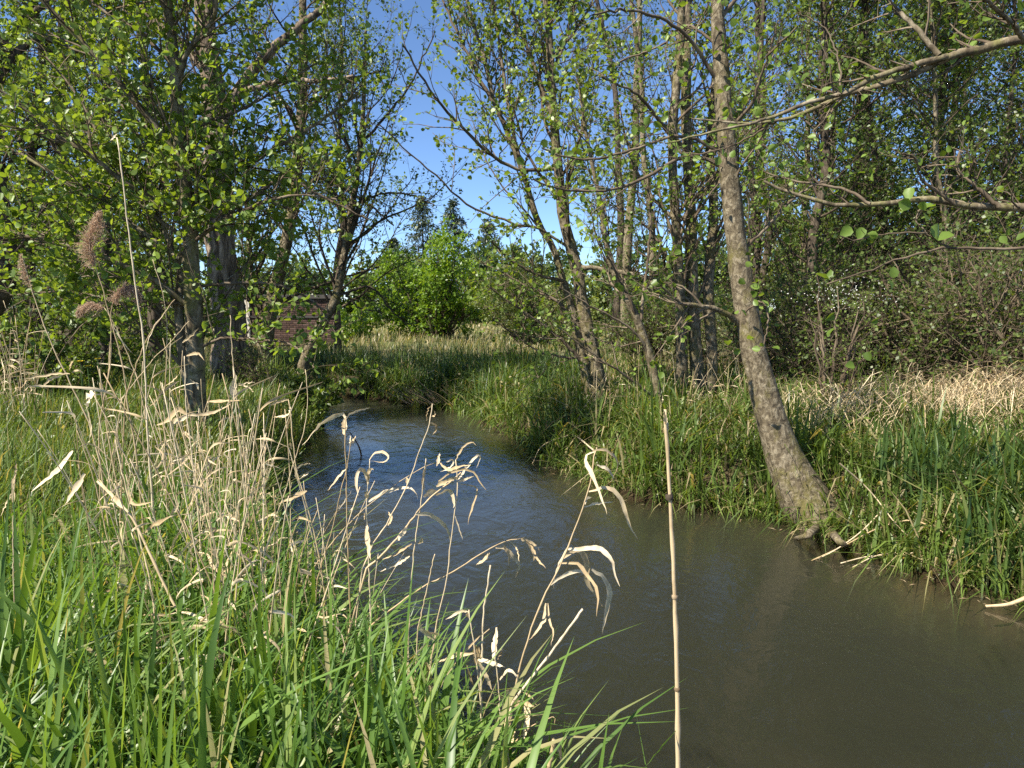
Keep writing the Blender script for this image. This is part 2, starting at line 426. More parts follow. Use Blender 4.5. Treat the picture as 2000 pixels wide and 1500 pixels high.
def nonuni(lo, hi, d0, d1, step, far):
    mid = np.arange(d0, d1 + 1e-6, step)
    g = []; s = step; x = d1
    while x < hi:
        s *= 1.22; x += s; g.append(x)
    l = []; s = step; x = d0
    while x > lo:
        s *= 1.22; x -= s; l.append(x)
    return np.array(l[::-1] + list(mid) + g)
gx = nonuni(-900, 900, -8, 8, 0.12, 0); gy = nonuni(-60, 1400, -1.0, 20, 0.12, 0)
XX, YY = np.meshgrid(gx, gy)
ZZ = height(XX, YY)
V = np.stack([XX, YY, ZZ], -1).reshape(-1, 3)
nx, ny = len(gx), len(gy)
ii = (np.arange(ny-1)[:, None] * nx + np.arange(nx-1)[None]).ravel()
tag(obj('ground', mesh_np('ground', V, [np.stack([ii, ii+1, ii+nx+1, ii+nx], 1)]), M['soil']), kind='structure')

wx = np.arange(-32, 8, 0.5); wy = np.arange(-6, 27, 0.5)
WX, WY = np.meshgrid(wx, wy)
WV = np.stack([WX, WY, np.zeros_like(WX)], -1).reshape(-1, 3)
nwx = len(wx); ii = (np.arange(len(wy)-1)[:, None] * nwx + np.arange(nwx-1)[None]).ravel()
cen = np.stack([WX, WY], -1).reshape(-1, 2)
sdv = stream_sd(cen)
Q = np.stack([ii, ii+1, ii+nwx+1, ii+nwx], 1)
Q = Q[(sdv[Q] < 0.8).any(1)]
# closed body of water: the sheet, its underside and the sides between them
und = len(WV); WV = np.concatenate([WV, WV - np.array([0, 0, 0.9])])
ed = np.concatenate([Q[:, [0, 1]], Q[:, [1, 2]], Q[:, [2, 3]], Q[:, [3, 0]]])
fw = {(a, b) for a, b in ed.tolist()}
rim = np.array([(a, b) for a, b in fw if (b, a) not in fw])
Q = np.concatenate([Q, Q[:, ::-1] + und, np.stack([rim[:, 1], rim[:, 0], rim[:, 0] + und, rim[:, 1] + und], 1)])
used = np.unique(Q); remap = np.full(len(WV), -1); remap[used] = np.arange(len(used)); WV = WV[used]; Q = remap[Q]
tag(obj('stream_water', mesh_np('stream_water', WV, [Q], False), M['water']), kind='structure')

# ------------------------------------------------------------------ trees
def sprout(polys, radii, k, t0, t1, L, ang, up, wander, Pn, rng, rmul=0.55, rmax=0.05, taper=0.25, lean=None):
    polys = np.asarray(polys, float); Np, Pp, _ = polys.shape
    idx = np.repeat(np.arange(Np), k); n = len(idx)
    t = rng.uniform(t0, t1, n); f = t * (Pp - 1); i = np.minimum(f.astype(int), Pp - 2); w = (f - i)[:, None]
    p = polys[idx, i] * (1 - w) + polys[idx, i+1] * w
    tan = norm(polys[idx, i+1] - polys[idx, i])
    r0 = radii[idx, i] * (1 - w[:, 0]) + radii[idx, i+1] * w[:, 0]
    perp = norm(np.cross(tan, rng.normal(0, 1, (n, 3))))
    a = np.radians(rng.uniform(ang[0], ang[1], n))[:, None]
    d = norm(np.cos(a) * tan + np.sin(a) * perp + np.array([0, 0, up]))
    ln = rng.uniform(L[0], L[1], n) * (1.15 - 0.55 * t)
    pts = [p]; step = (ln / (Pn - 1))[:, None]
    for _ in range(Pn - 1):
        d = norm(d + rng.normal(0, wander, (n, 3)) + np.array([0, 0, up * 0.35]) + (0 if lean is None else np.asarray(lean)))
        p = p + d * step; pts.append(p)
    pol = np.stack(pts, 1)
    rad = np.minimum(r0 * rmul, rmax)[:, None] * np.linspace(1, taper, Pn)[None]
    return pol, rad

def leaf_points(polys, k, t0, rng, size, updir=0.5, droop=0.0):
    Np, Pp, _ = polys.shape
    idx = np.repeat(np.arange(Np), k); n = len(idx)
    t = rng.uniform(t0, 1.0, n); f = t * (Pp - 1); i = np.minimum(f.astype(int), Pp - 2); w = (f - i)[:, None]
    p = polys[idx, i] * (1 - w) + polys[idx, i+1] * w
    tan = norm(polys[idx, i+1] - polys[idx, i])
    ax = norm(tan * 0.5 + rng.normal(0, 0.75, (n, 3)) + np.array([0, 0, -droop]))
    sz = rng.uniform(size[0], size[1], n)
    p = p + ax * (sz * 0.22)[:, None]
    nr = norm(rng.normal(0, 0.85, (n, 3)) + np.array([-0.25, -0.2, updir]))
    return p, ax, nr, sz

LEAF_MESH = [None]
def leaf_objects(parent, p, ax, nr, sz, mat, base):
    X, Y, Z = leaf_frames(ax, nr)
    for i in range(len(p)):
        if LEAF_MESH[0] is None:
            LEAF_MESH[0] = mesh_np('leaf', LEAF_FULL_V * np.array([0.95, 1, 1]), LEAF_FULL_F)
        o = obj('leaf', LEAF_MESH[0], mat, parent)
        s = sz[i]
        m = Matrix(((X[i,0]*s, Y[i,0]*s, Z[i,0]*s, p[i,0]-base[0]), (X[i,1]*s, Y[i,1]*s, Z[i,1]*s, p[i,1]-base[1]),
                    (X[i,2]*s, Y[i,2]*s, Z[i,2]*s, p[i,2]-base[2]), (0, 0, 0, 1)))
        o.matrix_basis = m

def px_path(pts, d, n, rng=None, dy=0.0, jit=0.0):
    """pixel path at depth d (or d..d+dy) -> n world points"""
    k = len(pts)
    W = np.array([P(x, y, d + dy * (i / max(k - 1, 1)) ** 1.2) for i, (x, y) in enumerate(pts)])
    S = spline(W, n)
    if rng is not None and jit:
        j = rng.normal(0, jit, S.shape); j[0] = 0
        S = S + j
    return S

def screen_y(p):
    """pixel coords of world points"""
    q = p - np.array([0, 0, CAM_Z])
    zf = q[:, 1]*cp - q[:, 2]*sp_; yu = q[:, 1]*sp_ + q[:, 2]*cp
    zf = np.where(zf > 0.05, zf, np.nan)
    return 1000 + F_PX*q[:, 0]/zf, 750 - F_PX*yu/zf

def in_view(pol, m=(-420, 2330, -330)):
    sx, sy = screen_y(pol[:, 0])
    return np.isfinite(sx) & (sx > m[0]) & (sx < m[1]) & (sy > m[2])

def tree(name, label, d, stems, limbs=(), bark='bark_alder', twig='twig', leaf='alder_leaf', seed=0, auto=(14, 0.25, 1.0), L1=(1.2, 2.6), a1=(30, 65), up1=0.25,
         k2=7, L2=(0.5, 1.2), k3=5, L3=(0.18, 0.45), kl=4, size=(0.05, 0.085), lk='mid', singles=0, cat='tree', group=None, base=None, limb_k2=12, rough=0.05, updroop=0.1, lean=None, twig_r=0.0022):
    rng = np.random.default_rng(seed)
    root = None
    allp, allr = [], []
    tr_meshes = []
    for si, st in enumerate(stems):
        pts, wid = st[0], st[1]; dy = st[2] if len(st) > 2 else 0.0; d0 = st[3] if len(st) > 3 else d
        n = 36
        path = px_path(pts, d0, n, rng, dy, 0.0)
        # foot of the stem goes into the ground
        wp = np.interp(np.linspace(0, 1, n), np.linspace(0, 1, len(wid)), wid) * 0.5 / F_PX * d0
        gz = float(height(path[:1, 0], path[:1, 1])[0])
        if path[0, 2] > gz - 0.1:
            path = np.concatenate([[[path[0,0] + (path[0,0]-path[1,0])*0.3, path[0,1], gz - 0.15]], path]); wp = np.concatenate([[wp[0]*1.15], wp])
            n2 = n
            s = np.concatenate([[0], np.cumsum(np.linalg.norm(np.diff(path, axis=0), axis=1))]); u = np.linspace(0, s[-1], n2)
            path = np.stack([np.interp(u, s, path[:, c]) for c in range(3)], 1); wp = np.interp(u, s, wp)
        path[1:] += np.cumsum(rng.normal(0, 0.0035 * d0 / 8, path[1:].shape), 0) * 0.6
        tr_meshes.append((path, wp))
        if root is None:
            b = base if base is not None else (path[0, 0], path[0, 1], gz)
            root = empty(name, b); tag(root, label, cat, group)
            B = np.array(b, float)
        V, Fc = tubes(path[None], wp[None], 16, rough, rng)
        obj('trunk', mesh_np('trunk', V - B, Fc), M[bark], root)
        allp.append(path); allr.append(wp)
    LP, LR = [], []
    for lb in limbs:
        pts, w0, w1 = lb[0], lb[1], lb[2]; dy = lb[3] if len(lb) > 3 else 0.0; d0 = lb[4] if len(lb) > 4 else d
        path = px_path(pts, d0, 24, rng, dy, 0.006 * d0 / 8)
        r = np.linspace(w0, w1, 24) * 0.5 / F_PX * d0
        V, Fc = tubes(path[None], r[None], 8, 0.05, rng)
        obj('branch', mesh_np('branch', V - B, Fc), M[bark if w0 > 9 else twig], root)
        LP.append(path); LR.append(r)
    tw = MB()
    srcP, srcR = [], []
    if auto[0]:
        sp36 = np.stack(allp); sr36 = np.stack(allr)
        l1p, l1r = sprout(sp36, sr36, auto[0], auto[1], auto[2], L1, a1, up1, 0.13, 10, rng, 0.4, 0.013 if d < 9 else 0.028, 0.2, lean)
        V, Fc = tubes(l1p, l1r, 5 if d < 12 else 4); tw.add(V - B, Fc)
        l2p, l2r = sprout(l1p, l1r, k2, 0.2, 1.0, L2, (25, 65), 0.12, 0.2, 5, rng, 0.6, 0.012, 0.3, lean)
        srcP.append(l2p); srcR.append(l2r)
        # the leading shoots carry leaves too
    if LP and limb_k2:
        for sel, kk in (([i for i in range(len(limbs)) if limbs[i][1] > 7], limb_k2), ([i for i in range(len(limbs)) if limbs[i][1] <= 7], max(2, limb_k2 // 2))):
            if not sel: continue
            l2p, l2r = sprout(np.stack([LP[i] for i in sel]), np.stack([LR[i] for i in sel]), kk, 0.12, 1.0, L2, (25, 70), 0.12, 0.2, 5, rng, 0.6, 0.012, 0.3, lean)
            srcP.append(l2p); srcR.append(l2r)
    leafp = []
    if srcP:
        l2p = np.concatenate(srcP); l2r = np.maximum(np.concatenate(srcR), twig_r)
        m = in_view(l2p); m[0] = True; l2p, l2r = l2p[m], l2r[m]
        V, Fc = tubes(l2p, l2r, 3); tw.add(V - B, Fc)
        l3p, l3r = sprout(l2p, l2r, k3, 0.15, 1.0, L3, (25, 70), 0.08, 0.25, 3 if d > 7 else 4, rng, 0.7, 0.006, 0.4)
        l3r = np.maximum(l3r, twig_r * 0.7)
        V, Fc = tubes(l3p, l3r, 3); tw.add(V - B, Fc)
        if kl:
            leafp = [np.array(a) for a in leaf_points(l3p, kl, 0.25, rng, size, 0.55, updroop)]
        obj('twigs', tw.mesh('twigs'), M[twig], root, 'stuff')
    if len(leafp):
        p, ax, nr, sz = leafp
        keep = np.ones(len(p), bool)
        if singles:
            sx, sy = screen_y(p)
            vis = np.where(np.isfinite(sx) & (sx > -20) & (sx < 2020) & (sy > -20) & (sy < 1300), sz / np.maximum(p[:, 1], 0.3), -1)
            pick = np.argsort(-vis)[:singles]; pick = pick[vis[pick] > 0]
            leaf_objects(root, p[pick], ax[pick], nr[pick], sz[pick], M['alder_leaf_single'], B)
            keep[pick] = False
        V, Fc = leaf_cloud(p[keep], ax[keep], nr[keep], sz[keep], lk, 0.95, rng)
        if keep.any(): obj('foliage', mesh_np('foliage', V - B, Fc), M[leaf], root, 'stuff')
    return root

# --- left bank -------------------------------------------------------------------------------
tree('alder_tree', 'slender alder with speckled trunk on the left bank behind the tallest dry reeds', 7.6,
     [([(386, 840), (382, 720), (378, 590), (372, 450), (358, 340), (350, 240), (340, 120), (328, 0), (312, -200), (300, -420)], [39, 34, 31, 27, 23, 20, 17, 13, 7]),
      ([(374, 830), (368, 760), (352, 670), (346, 600), (350, 540), (330, 480), (300, 400)], [22, 22, 20, 14, 10, 6], 0.3)],
     [([(367, 336), (297, 238), (210, 133), (115, 35), (60, -30), (0, -120)], 15, 5, -0.5),
      ([(374, 430), (297, 385), (245, 357), (180, 305), (105, 259), (0, 175)], 12, 4, -0.6),
      ([(371, 521), (304, 472), (217, 409), (140, 364), (45, 304), (-40, 260)], 12, 4, 0.5),
      ([(378, 395), (395, 376), (437, 352), (525, 297), (630, 234), (700, 180)], 12, 4, 0.6),
      ([(350, 150), (367, 101), (413, 45), (423, 0), (440, -90)], 10, 4, -0.4),
      ([(355, 270), (400, 240), (470, 215), (560, 160), (640, 110)], 8, 3, 0.5),
      ([(364, 592), (320, 560), (270, 530), (189, 499), (90, 470), (10, 455)], 12, 4, -0.5),
      ([(364, 595), (290, 588), (220, 585), (130, 570), (20, 575)], 8, 3, 0.5),
      ([(372, 470), (300, 420), (225, 330), (160, 200), (90, 110)], 9, 3, 0.7),
      ([(392, 677), (437, 660), (490, 662), (560, 670), (595, 695), (614, 718)], 6, 2, -0.7),
      ([(380, 560), (434, 555), (525, 553), (590, 575), (640, 610)], 7, 3, 0.4),
      ([(372, 480), (420, 440), (500, 400), (580, 380), (660, 390)], 8, 3, -0.4),
      ([(340, 130), (270, 60), (200, 20), (130, -60)], 8, 3, 0.4),
      ([(330, 20), (260, -40), (180, -90)], 8, 3, -0.5)],
     bark='bark_alder', seed=11, auto=(20, 0.34, 0.98), L1=(1.0, 2.2), k2=7, k3=5, kl=6, size=(0.04, 0.09), lk='full', singles=300, limb_k2=20)

tree('old_willow_tree', 'thick old tree with deeply furrowed grey bark beside the brick wall', 12.5,
     [([(462, 770), (455, 700), (450, 640), (440, 560), (428, 430), (422, 300), (415, 180), (406, 90), (400, 0), (392, -180), (385, -330)], [82, 68, 60, 51, 43, 39, 39, 34, 29, 24, 15])],
     [([(425, 250), (455, 190), (520, 108), (570, 65), (640, 5), (700, -60)], 26, 10, 0.4),
      ([(424, 270), (470, 185), (500, 172), (560, 155), (620, 158), (690, 148)], 16, 5, -0.8),
      ([(410, 150), (360, 90), (300, 40), (240, -30)], 18, 6, 0.5),
      ([(430, 420), (500, 380), (560, 350), (640, 390), (720, 430)], 10, 4, 0.6),
      ([(420, 330), (360, 300), (300, 260), (230, 200)], 12, 4, 0.8)],
     bark='bark_old', twig='twig_dark', leaf='dark_leaf', seed=22, auto=(14, 0.4, 1.0), L1=(1.4, 3.0), k2=8, k3=5, kl=4, size=(0.05, 0.085), rough=0.14)

tree('alder_tree', 'forked young tree lit yellow on one side in front of the brick wall', 15,
     [([(522, 720), (520, 650), (532, 590), (548, 520), (562, 450), (575, 370), (585, 250), (590, 100), (590, -60), (592, -240)], [34, 28, 24, 22, 20, 18, 16, 13, 10, 6]),
      ([(518, 650), (508, 605), (492, 560), (488, 480), (480, 380)], [16, 14, 12, 9, 6], 0.4)],
     [([(575, 370), (620, 350), (660, 360), (720, 400), (770, 440)], 9, 3, 0.5),
      ([(535, 610), (570, 580), (620, 560), (680, 540), (740, 520)], 9, 3, 0.5),
      ([(585, 240), (540, 180), (500, 100), (470, 20)], 9, 3, 0.5),
      ([(585, 230), (640, 180), (700, 150), (760, 140)], 9, 3, -0.5)],
     bark='bark_pale', twig='twig_dark', leaf='dark_leaf', seed=33, auto=(30, 0.32, 1.0), L1=(1.4, 3.6), k2=7, k3=5, kl=4, size=(0.045, 0.08), lk='low')

tree('alder_tree', 'small tree whose striped trunk leans steeply right over the far stream bend', 14.2,
     [([(592, 715), (612, 665), (640, 615), (660, 570), (672, 500), (685, 420), (700, 330), (712, 200), (715, 60)], [24, 21, 17, 14, 12, 10, 8, 6, 4])],
     [([(655, 580), (720, 560), (760, 600), (800, 640)], 6, 2, 0.3), ([(690, 400), (740, 380), (800, 380), (850, 400)], 6, 2, -0.4),
      ([(665, 560), (700, 600), (750, 610)], 5, 2, 0.3), ([(706, 280), (760, 220), (810, 150), (850, 60)], 6, 2, 0.3)],
     bark='bark_pale', twig='twig_dark', leaf='dark_leaf', seed=44, auto=(34, 0.25, 1.0), L1=(1.4, 3.6), k2=7, k3=5, kl=4, size=(0.045, 0.08), lk='low')

tree('alder_tree', 'dark leaning tree at the left edge with thick shaded limbs', 10.5,
     [([(-60, 760), (-40, 640), (5, 540), (-10, 400), (-40, 250), (-60, 100), (-80, -100), (-100, -300)], [60, 54, 48, 42, 36, 30, 22, 14])],
     [([(-45, 240), (20, 120), (75, 75), (130, 90), (170, 110)], 22, 8, 0.3), ([(-10, 400), (40, 270), (70, 262), (160, 290)], 12, 4, 0.4),
      ([(-50, 160), (30, 60), (120, -20), (200, -100)], 18, 6, 0.4), ([(0, 520), (60, 470), (140, 440), (220, 430)], 9, 3, 0.4)],
     bark='bark_dark', twig='twig_dark', leaf='alder_leaf', seed=55, auto=(30, 0.25, 1.0), L1=(1.2, 3.0), k2=7, k3=5, kl=5, size=(0.045, 0.09), lk='low')

# leafy trees further back on the left
back = [(60, 17, 'broad leafy tree filling the gap left of the slender alder', 0.30), (215, 15.5, 'leafy tree behind the fluffy reed plumes', 0.25), (300, 21, 'tall leafy tree far behind the slender alder', 0.3),
        (-70, 15, 'leafy tree rising beyond the dark leaning trunk at the left edge', 0.3), (660, 24, 'thin dark tree right of the brick wall', 0.4), (130, 26, 'tall distant tree seen between the left bank trees', 0.3)]
for i, (px, d, lab, t0) in enumerate(back):
    h = 640 + (40 if d < 18 else 0)
    rr = np.random.default_rng(500 + i)
    top = -260 if d < 22 else -120
    xs = px + np.cumsum(rr.normal(0, 9, 8))
    tree('leafy_tree', lab, d, [([(xs[j], h + (top - h) * j / 7) for j in range(8)], [26, 22, 20, 17, 14, 11, 8, 4] if px < 320 else [13, 12, 10, 9, 7, 6, 4, 2])], [],
         bark='bark_dark', twig='twig_dark', leaf='alder_leaf', seed=600 + i, auto=(70 if px < 320 else 44, 0.08 if px < 320 else 0.25, 1.0), L1=(1.6, 3.6) if px < 320 else (1.0, 2.4), k2=6, L2=(0.6, 1.4), k3=4,
         L3=(0.25, 0.6), kl=10, size=(0.055, 0.105), lk='low', up1=0.15, twig_r=0.004)

# --- right bank --------------------------------------------------------------------------------
tree('alder_tree', 'twin-stemmed alder fanning long thin limbs over the middle of the stream', 11.2,
     [([(1188, 830), (1165, 720), (1140, 610), (1125, 520), (1098, 420), (1090, 330), (1082, 250), (1076, 150), (1068, 0), (1058, -200), (1050, -380)], [36, 29, 25, 22, 19, 17, 15, 13, 10, 7, 4]),
      ([(1172, 825), (1142, 712), (1124, 625), (1100, 548), (1080, 480), (1052, 434), (1021, 332), (986, 241), (965, 192), (947, 105), (926, 45), (900, -60), (870, -220)], [30, 23, 18, 15, 12, 10, 9, 8, 7, 6, 4, 3], 0.5)],
     [([(1119, 490), (1056, 448), (1000, 435), (916, 402), (860, 350), (797, 297), (740, 240)], 6, 2, -1.0),
      ([(986, 241), (930, 140), (874, 21), (840, -60)], 8, 3, 0.4), ([(1021, 332), (1000, 250), (985, 150), (970, 40), (950, -60)], 8, 3, 0.6),
      ([(1090, 330), (1010, 330), (945, 290), (880, 225), (830, 160), (790, 90)], 8, 3, -1.0),
      ([(1082, 240), (1040, 120), (1000, 20), (960, -80)], 9, 4, 0.5), ([(1076, 150), (1110, 60), (1130, -30)], 8, 3, 0.3),
      ([(1098, 400), (1130, 280), (1150, 160), (1180, 30)], 9, 3, 0.7), ([(1100, 548), (1060, 540), (1000, 510), (960, 470)], 7, 3, -0.6),
      ([(1120, 520), (1200, 530), (1290, 550), (1370, 610)], 11, 4, -0.5), ([(1142, 712), (1080, 650), (1010, 600), (955, 560)], 8, 3, -0.4),
      ([(1125, 625), (1075, 580), (1030, 560), (960, 520)], 7, 3, 0.4), ([(1150, 700), (1060, 690), (1000, 650), (960, 620)], 5, 2, -0.5)],
     bark='bark_pale', twig='twig', leaf='alder_leaf', seed=66, auto=(22, 0.30, 1.0), L1=(1.0, 3.0), up1=0.30, a1=(22, 60), k2=7, k3=5, kl=4, size=(0.045, 0.095), lk='mid', limb_k2=16)

tree('alder_tree', 'thin crooked sapling between the twin-stemmed alder and the clump of trunks', 9.6,
     [([(1296, 840), (1285, 770), (1270, 690), (1245, 620), (1215, 560), (1190, 490), (1175, 400), (1150, 280), (1130, 150)], [20, 18, 16, 14, 12, 10, 8, 6, 3])],
     [([(1275, 700), (1230, 640), (1160, 600), (1090, 560)], 6, 2, -0.4), ([(1283, 780), (1230, 740), (1170, 700), (1090, 640)], 6, 2, -0.5), ([(1250, 630), (1260, 550), (1270, 450), (1265, 330)], 7, 3, 0.3)],
     bark='bark_pale', twig='twig', leaf='alder_leaf', seed=77, auto=(16, 0.3, 1.0), L1=(0.6, 1.6), k2=6, k3=4, kl=3, size=(0.05, 0.09))

tree('alder_tree', 'clump of straight mossy trunks just left of the leaning trunk', 10.8,
     [([(1326, 830), (1332, 700), (1326, 560), (1320, 430), (1312, 280), (1324, 120), (1330, 0), (1335, -200)], [26, 22, 20, 18, 17, 15, 13, 8]),
      ([(1372, 830), (1360, 700), (1353, 560), (1350, 430), (1344, 300), (1340, 150), (1344, 0), (1350, -200)], [29, 25, 23, 21, 20, 18, 15, 9], 0.4),
      ([(1386, 810), (1388, 690), (1380, 560), (1392, 420), (1386, 280), (1398, 120), (1410, -30), (1425, -200)], [24, 22, 20, 18, 15, 12, 10, 6], 0.9)],
     [([(1345, 300), (1290, 240), (1245, 185), (1175, 150)], 9, 3, -0.8), ([(1320, 430), (1270, 380), (1230, 300), (1210, 200)], 8, 3, 0.5),
      ([(1386, 300), (1440, 230), (1490, 140), (1520, 40)], 9, 3, 0.5), ([(1330, 560), (1290, 480), (1250, 430), (1200, 400)], 7, 3, 0.4)],
     bark='bark_pale', twig='twig', leaf='alder_leaf', seed=88, auto=(20, 0.22, 1.0), L1=(0.9, 2.4), k2=6, k3=5, kl=3, size=(0.045, 0.085))

tree('leaning_alder', 'pale mottled alder trunk leaning left from the water edge on the right', 6.5,
     [([(1640, 1110), (1622, 1068), (1578, 985), (1532, 895), (1502, 810), (1476, 710), (1456, 610), (1440, 500), (1430, 420), (1418, 300), (1408, 150), (1400, 30), (1394, -150), (1390, -330)], [140, 112, 76, 58, 50, 46, 42, 38, 34, 30, 26, 21, 16, 9], 0.5)],
     [([(1458, 645), (1430, 620), (1395, 603), (1330, 590), (1290, 560)], 14, 4, -0.4, 6.7), ([(1418, 300), (1330, 266), (1210, 301), (1133, 310), (1060, 290)], 7, 3, -0.5, 6.9),
      ([(1420, 330), (1346, 304), (1262, 346), (1189, 371), (1105, 371), (1040, 350)], 8, 3, -0.9, 6.9), ([(1410, 170), (1330, 60), (1230, 20), (1160, 30)], 8, 3, -0.8, 6.9),
      ([(1404, 90), (1340, 50), (1290, 90), (1210, 120)], 6, 3, 0.5, 6.9), ([(1440, 500), (1500, 440), (1560, 380), (1620, 350)], 8, 3, 0.5, 6.7),
      ([(1456, 610), (1490, 590), (1500, 640), (1480, 700)], 4, 2, -0.3, 6.5), ([(1400, 40), (1460, -20), (1540, -60)], 9, 3, 0.3, 6.9), ([(1415, 260), (1470, 200), (1500, 110), (1560, 50)], 7, 3, -0.6, 6.9)],
     bark='bark_pale', twig='twig', leaf='alder_leaf', seed=99, auto=(5, 0.5, 1.0), L1=(0.5, 1.2), k2=5, k3=4, L2=(0.3, 0.8), L3=(0.15, 0.35), kl=2, size=(0.045, 0.085), lk='full', singles=300, limb_k2=9)

# roots of the leaning trunk reaching into the water belong to it
lean = bpy.data.objects['leaning_alder']
rngr = np.random.default_rng(5)
for pts, w in (([(1600, 1026), (1580, 1044), (1562, 1050), (1545, 1054)], 0.05), ([(1618, 1035), (1640, 1056), (1652, 1064), (1668, 1074)], 0.045)):
    W = np.array([P(*pts[0], 6.52)] + [G(x, y, z) for (x, y), z in zip(pts[1:], (0.16, 0.03, -0.12))])
    S = spline(W, 12); V, Fc = tubes(S[None], np.linspace(w, w*0.3, 12)[None], 10, 0.12, rngr, cap=True)
    obj('root', mesh_np('root', V - np.array(lean.location), Fc), M['bark_pale'], lean)

# overhanging trees whose trunks stand beyond the right edge
tree('overhanging_alder', 'near alder reaching two forked bare limbs in from the upper right', 4.2,
     [([(2330, 1250), (2310, 900), (2290, 600), (2280, 350), (2270, 150), (2250, -100), (2240, -400)], [80, 70, 62, 56, 50, 40, 28])],
     [([(2272, 160), (2150, 60), (2000, 74), (1912, 98), (1846, 113), (1772, 150), (1709, 168), (1650, 185), (1597, 210), (1527, 234), (1440, 241), (1352, 231)], 26, 3, 0.6),
      ([(1850, 110), (1790, 126), (1713, 150), (1643, 182), (1545, 213), (1475, 238), (1380, 260), (1300, 280)], 13, 3, 0.2, 4.35),
      ([(1834, 108), (1786, 52), (1734, 0), (1690, -60)], 11, 5, 0.2, 4.35), ([(1643, 182), (1640, 130), (1615, 60), (1560, 25)], 4, 2, 0.1, 4.6),
      ([(1650, 187), (1610, 235), (1590, 260), (1625, 285)], 4, 2, -0.1, 4.6), ([(2000, 74), (1960, 30), (1900, -20)], 10, 5, -0.3, 4.2),
      ([(1520, 234), (1440, 280), (1370, 300), (1290, 310)], 4, 2, 0.1, 4.7)],
     bark='bark_alder', twig='twig', leaf='alder_leaf', seed=111, auto=(0, 0, 1), k3=3, L2=(0.12, 0.4), L3=(0.06, 0.16), kl=1, size=(0.035, 0.065), lk='full', singles=290, limb_k2=11, twig_r=0.0016)
tree('overhanging_alder', 'near alder holding a thick level limb across the dark thicket on the right', 5.6,
     [([(2420, 1000), (2390, 800), (2370, 600), (2350, 400), (2330, 150), (2310, -200)], [90, 80, 70, 60, 50, 30])],
     [([(2350, 420), (2150, 410), (2000, 405), (1895, 402), (1825, 388), (1720, 399), (1632, 399), (1545, 378), (1492, 353)], 25, 5, 0.3),
      ([(1860, 395), (1800, 350), (1790, 310), (1760, 300)], 7, 3, -0.2, 5.6), ([(1700, 398), (1650, 370), (1560, 355), (1490, 335)], 7, 3, 0.3, 5.7), ([(1950, 404), (1890, 350), (1870, 330), (1880, 280)], 9, 4, 0.2, 5.6)],
     bark='bark_alder', twig='twig', leaf='alder_leaf', seed=122, auto=(0, 0, 1), k3=3, L2=(0.15, 0.5), L3=(0.08, 0.2), kl=1, size=(0.035, 0.065), lk='full', limb_k2=12, singles=60)
tree('overhanging_sapling', 'thin pale twig with large ribbed leaves reaching in at the right edge', 3.0,
     [([(2240, 1150), (2220, 900), (2190, 700), (2150, 520), (2120, 400), (2080, 250), (2050, 120)], [22, 20, 18, 15, 12, 9, 6])],
     [([(2146, 510), (2060, 488), (2000, 485), (1920, 487), (1853, 483), (1755, 507), (1706, 525), (1615, 555)], 8, 2.5, 0.1),
      ([(1853, 482), (1828, 469), (1800, 455), (1720, 458), (1671, 469), (1640, 461)], 4, 2, -0.05, 3.08), ([(1810, 455), (1790, 430), (1800, 405)], 3, 2, 0, 3.0)],
     bark='twig', twig='twig', leaf='alder_leaf', seed=133, auto=(0, 0, 1), k3=1, kl=1, L2=(0.04, 0.10), L3=(0.02, 0.05), size=(0.03, 0.05), lk='full', limb_k2=2, singles=20, twig_r=0.0012)
sap = bpy.data.objects['overhanging_sapling']
rngl = np.random.default_rng(77)
for (x, y, s, dx, dy_) in ((1832, 470, 38, -0.1, 1), (1832, 470, 36, 0.9, 0.45), (1795, 410, 36, 0.8, 0.3), (1780, 405, 34, -0.6, 0.2), (1775, 392, 30, 0.1, 1), (1640, 462, 32, 0.7, 0.55), (1675, 468, 28, 0.3, 0.8), (1690, 462, 26, 0.9, 0.1),
                           (1620, 548, 34, -0.8, 0.5), (1610, 545, 26, 0.5, 0.6), (1745, 520, 26, 0, -1), (1700, 630, 18, 0.8, 0.3), (1735, 545, 24, 0.3, -0.9), (1500, 295, 20, 0.6, 0.5), (1985, 470, 26, 0.8, 0.6), (1630, 640, 24, -0.5, -0.7),
                           (1612, 625, 24, 0.6, 0.4), (1650, 715, 24, 1, 0.1), (1700, 705, 22, -0.3, 0.7)):
    p = P(x, y, 3.05)[None]; a = np.array([[dx, rngl.uniform(-0.2, 0.2), dy_]]); nn = norm(rngl.normal(0, 0.9, (1, 3)) + np.array([[-0.2, -0.6, 0.6]]))
    leaf_objects(sap, p, a, nn, np.array([s * 0.9 / F_PX * 3.05]), M['alder_leaf_single'], np.array(sap.location))

# trees of the wood on the right
wood = [(1225, 24, 0), (1470, 15.5, 1), (1508, 17.5, 1), (1560, 20, 2), (1600, 14.5, 2), (1655, 17, 2), (1700, 22, 2), (1748, 15, 2), (1800, 18.5, 2), (1850, 13.5, 2), (1905, 17, 2), (1960, 14.5, 2), (2040, 15, 2), (2110, 19, 2),
        (1430, 21, 1), (1290, 20, 1), (1880, 24, 2), (1640, 27, 2), (1990, 22, 2), (1170, 30, 0)]
wl = ['slim stem left of the mossy clump', 'slim dark trunk right of the leaning trunk', 'dark pole-like trunk in the wood', ]
order = ['first', 'second', 'third', 'fourth', 'fifth', 'sixth', 'seventh', 'eighth', 'ninth', 'tenth', 'eleventh', 'twelfth', 'thirteenth', 'fourteenth', 'fifteenth', 'sixteenth', 'seventeenth', 'eighteenth', 'nineteenth', 'twentieth']
rank = {k: i for i, k in enumerate(sorted(range(len(wood)), key=lambda j: wood[j][0]))}
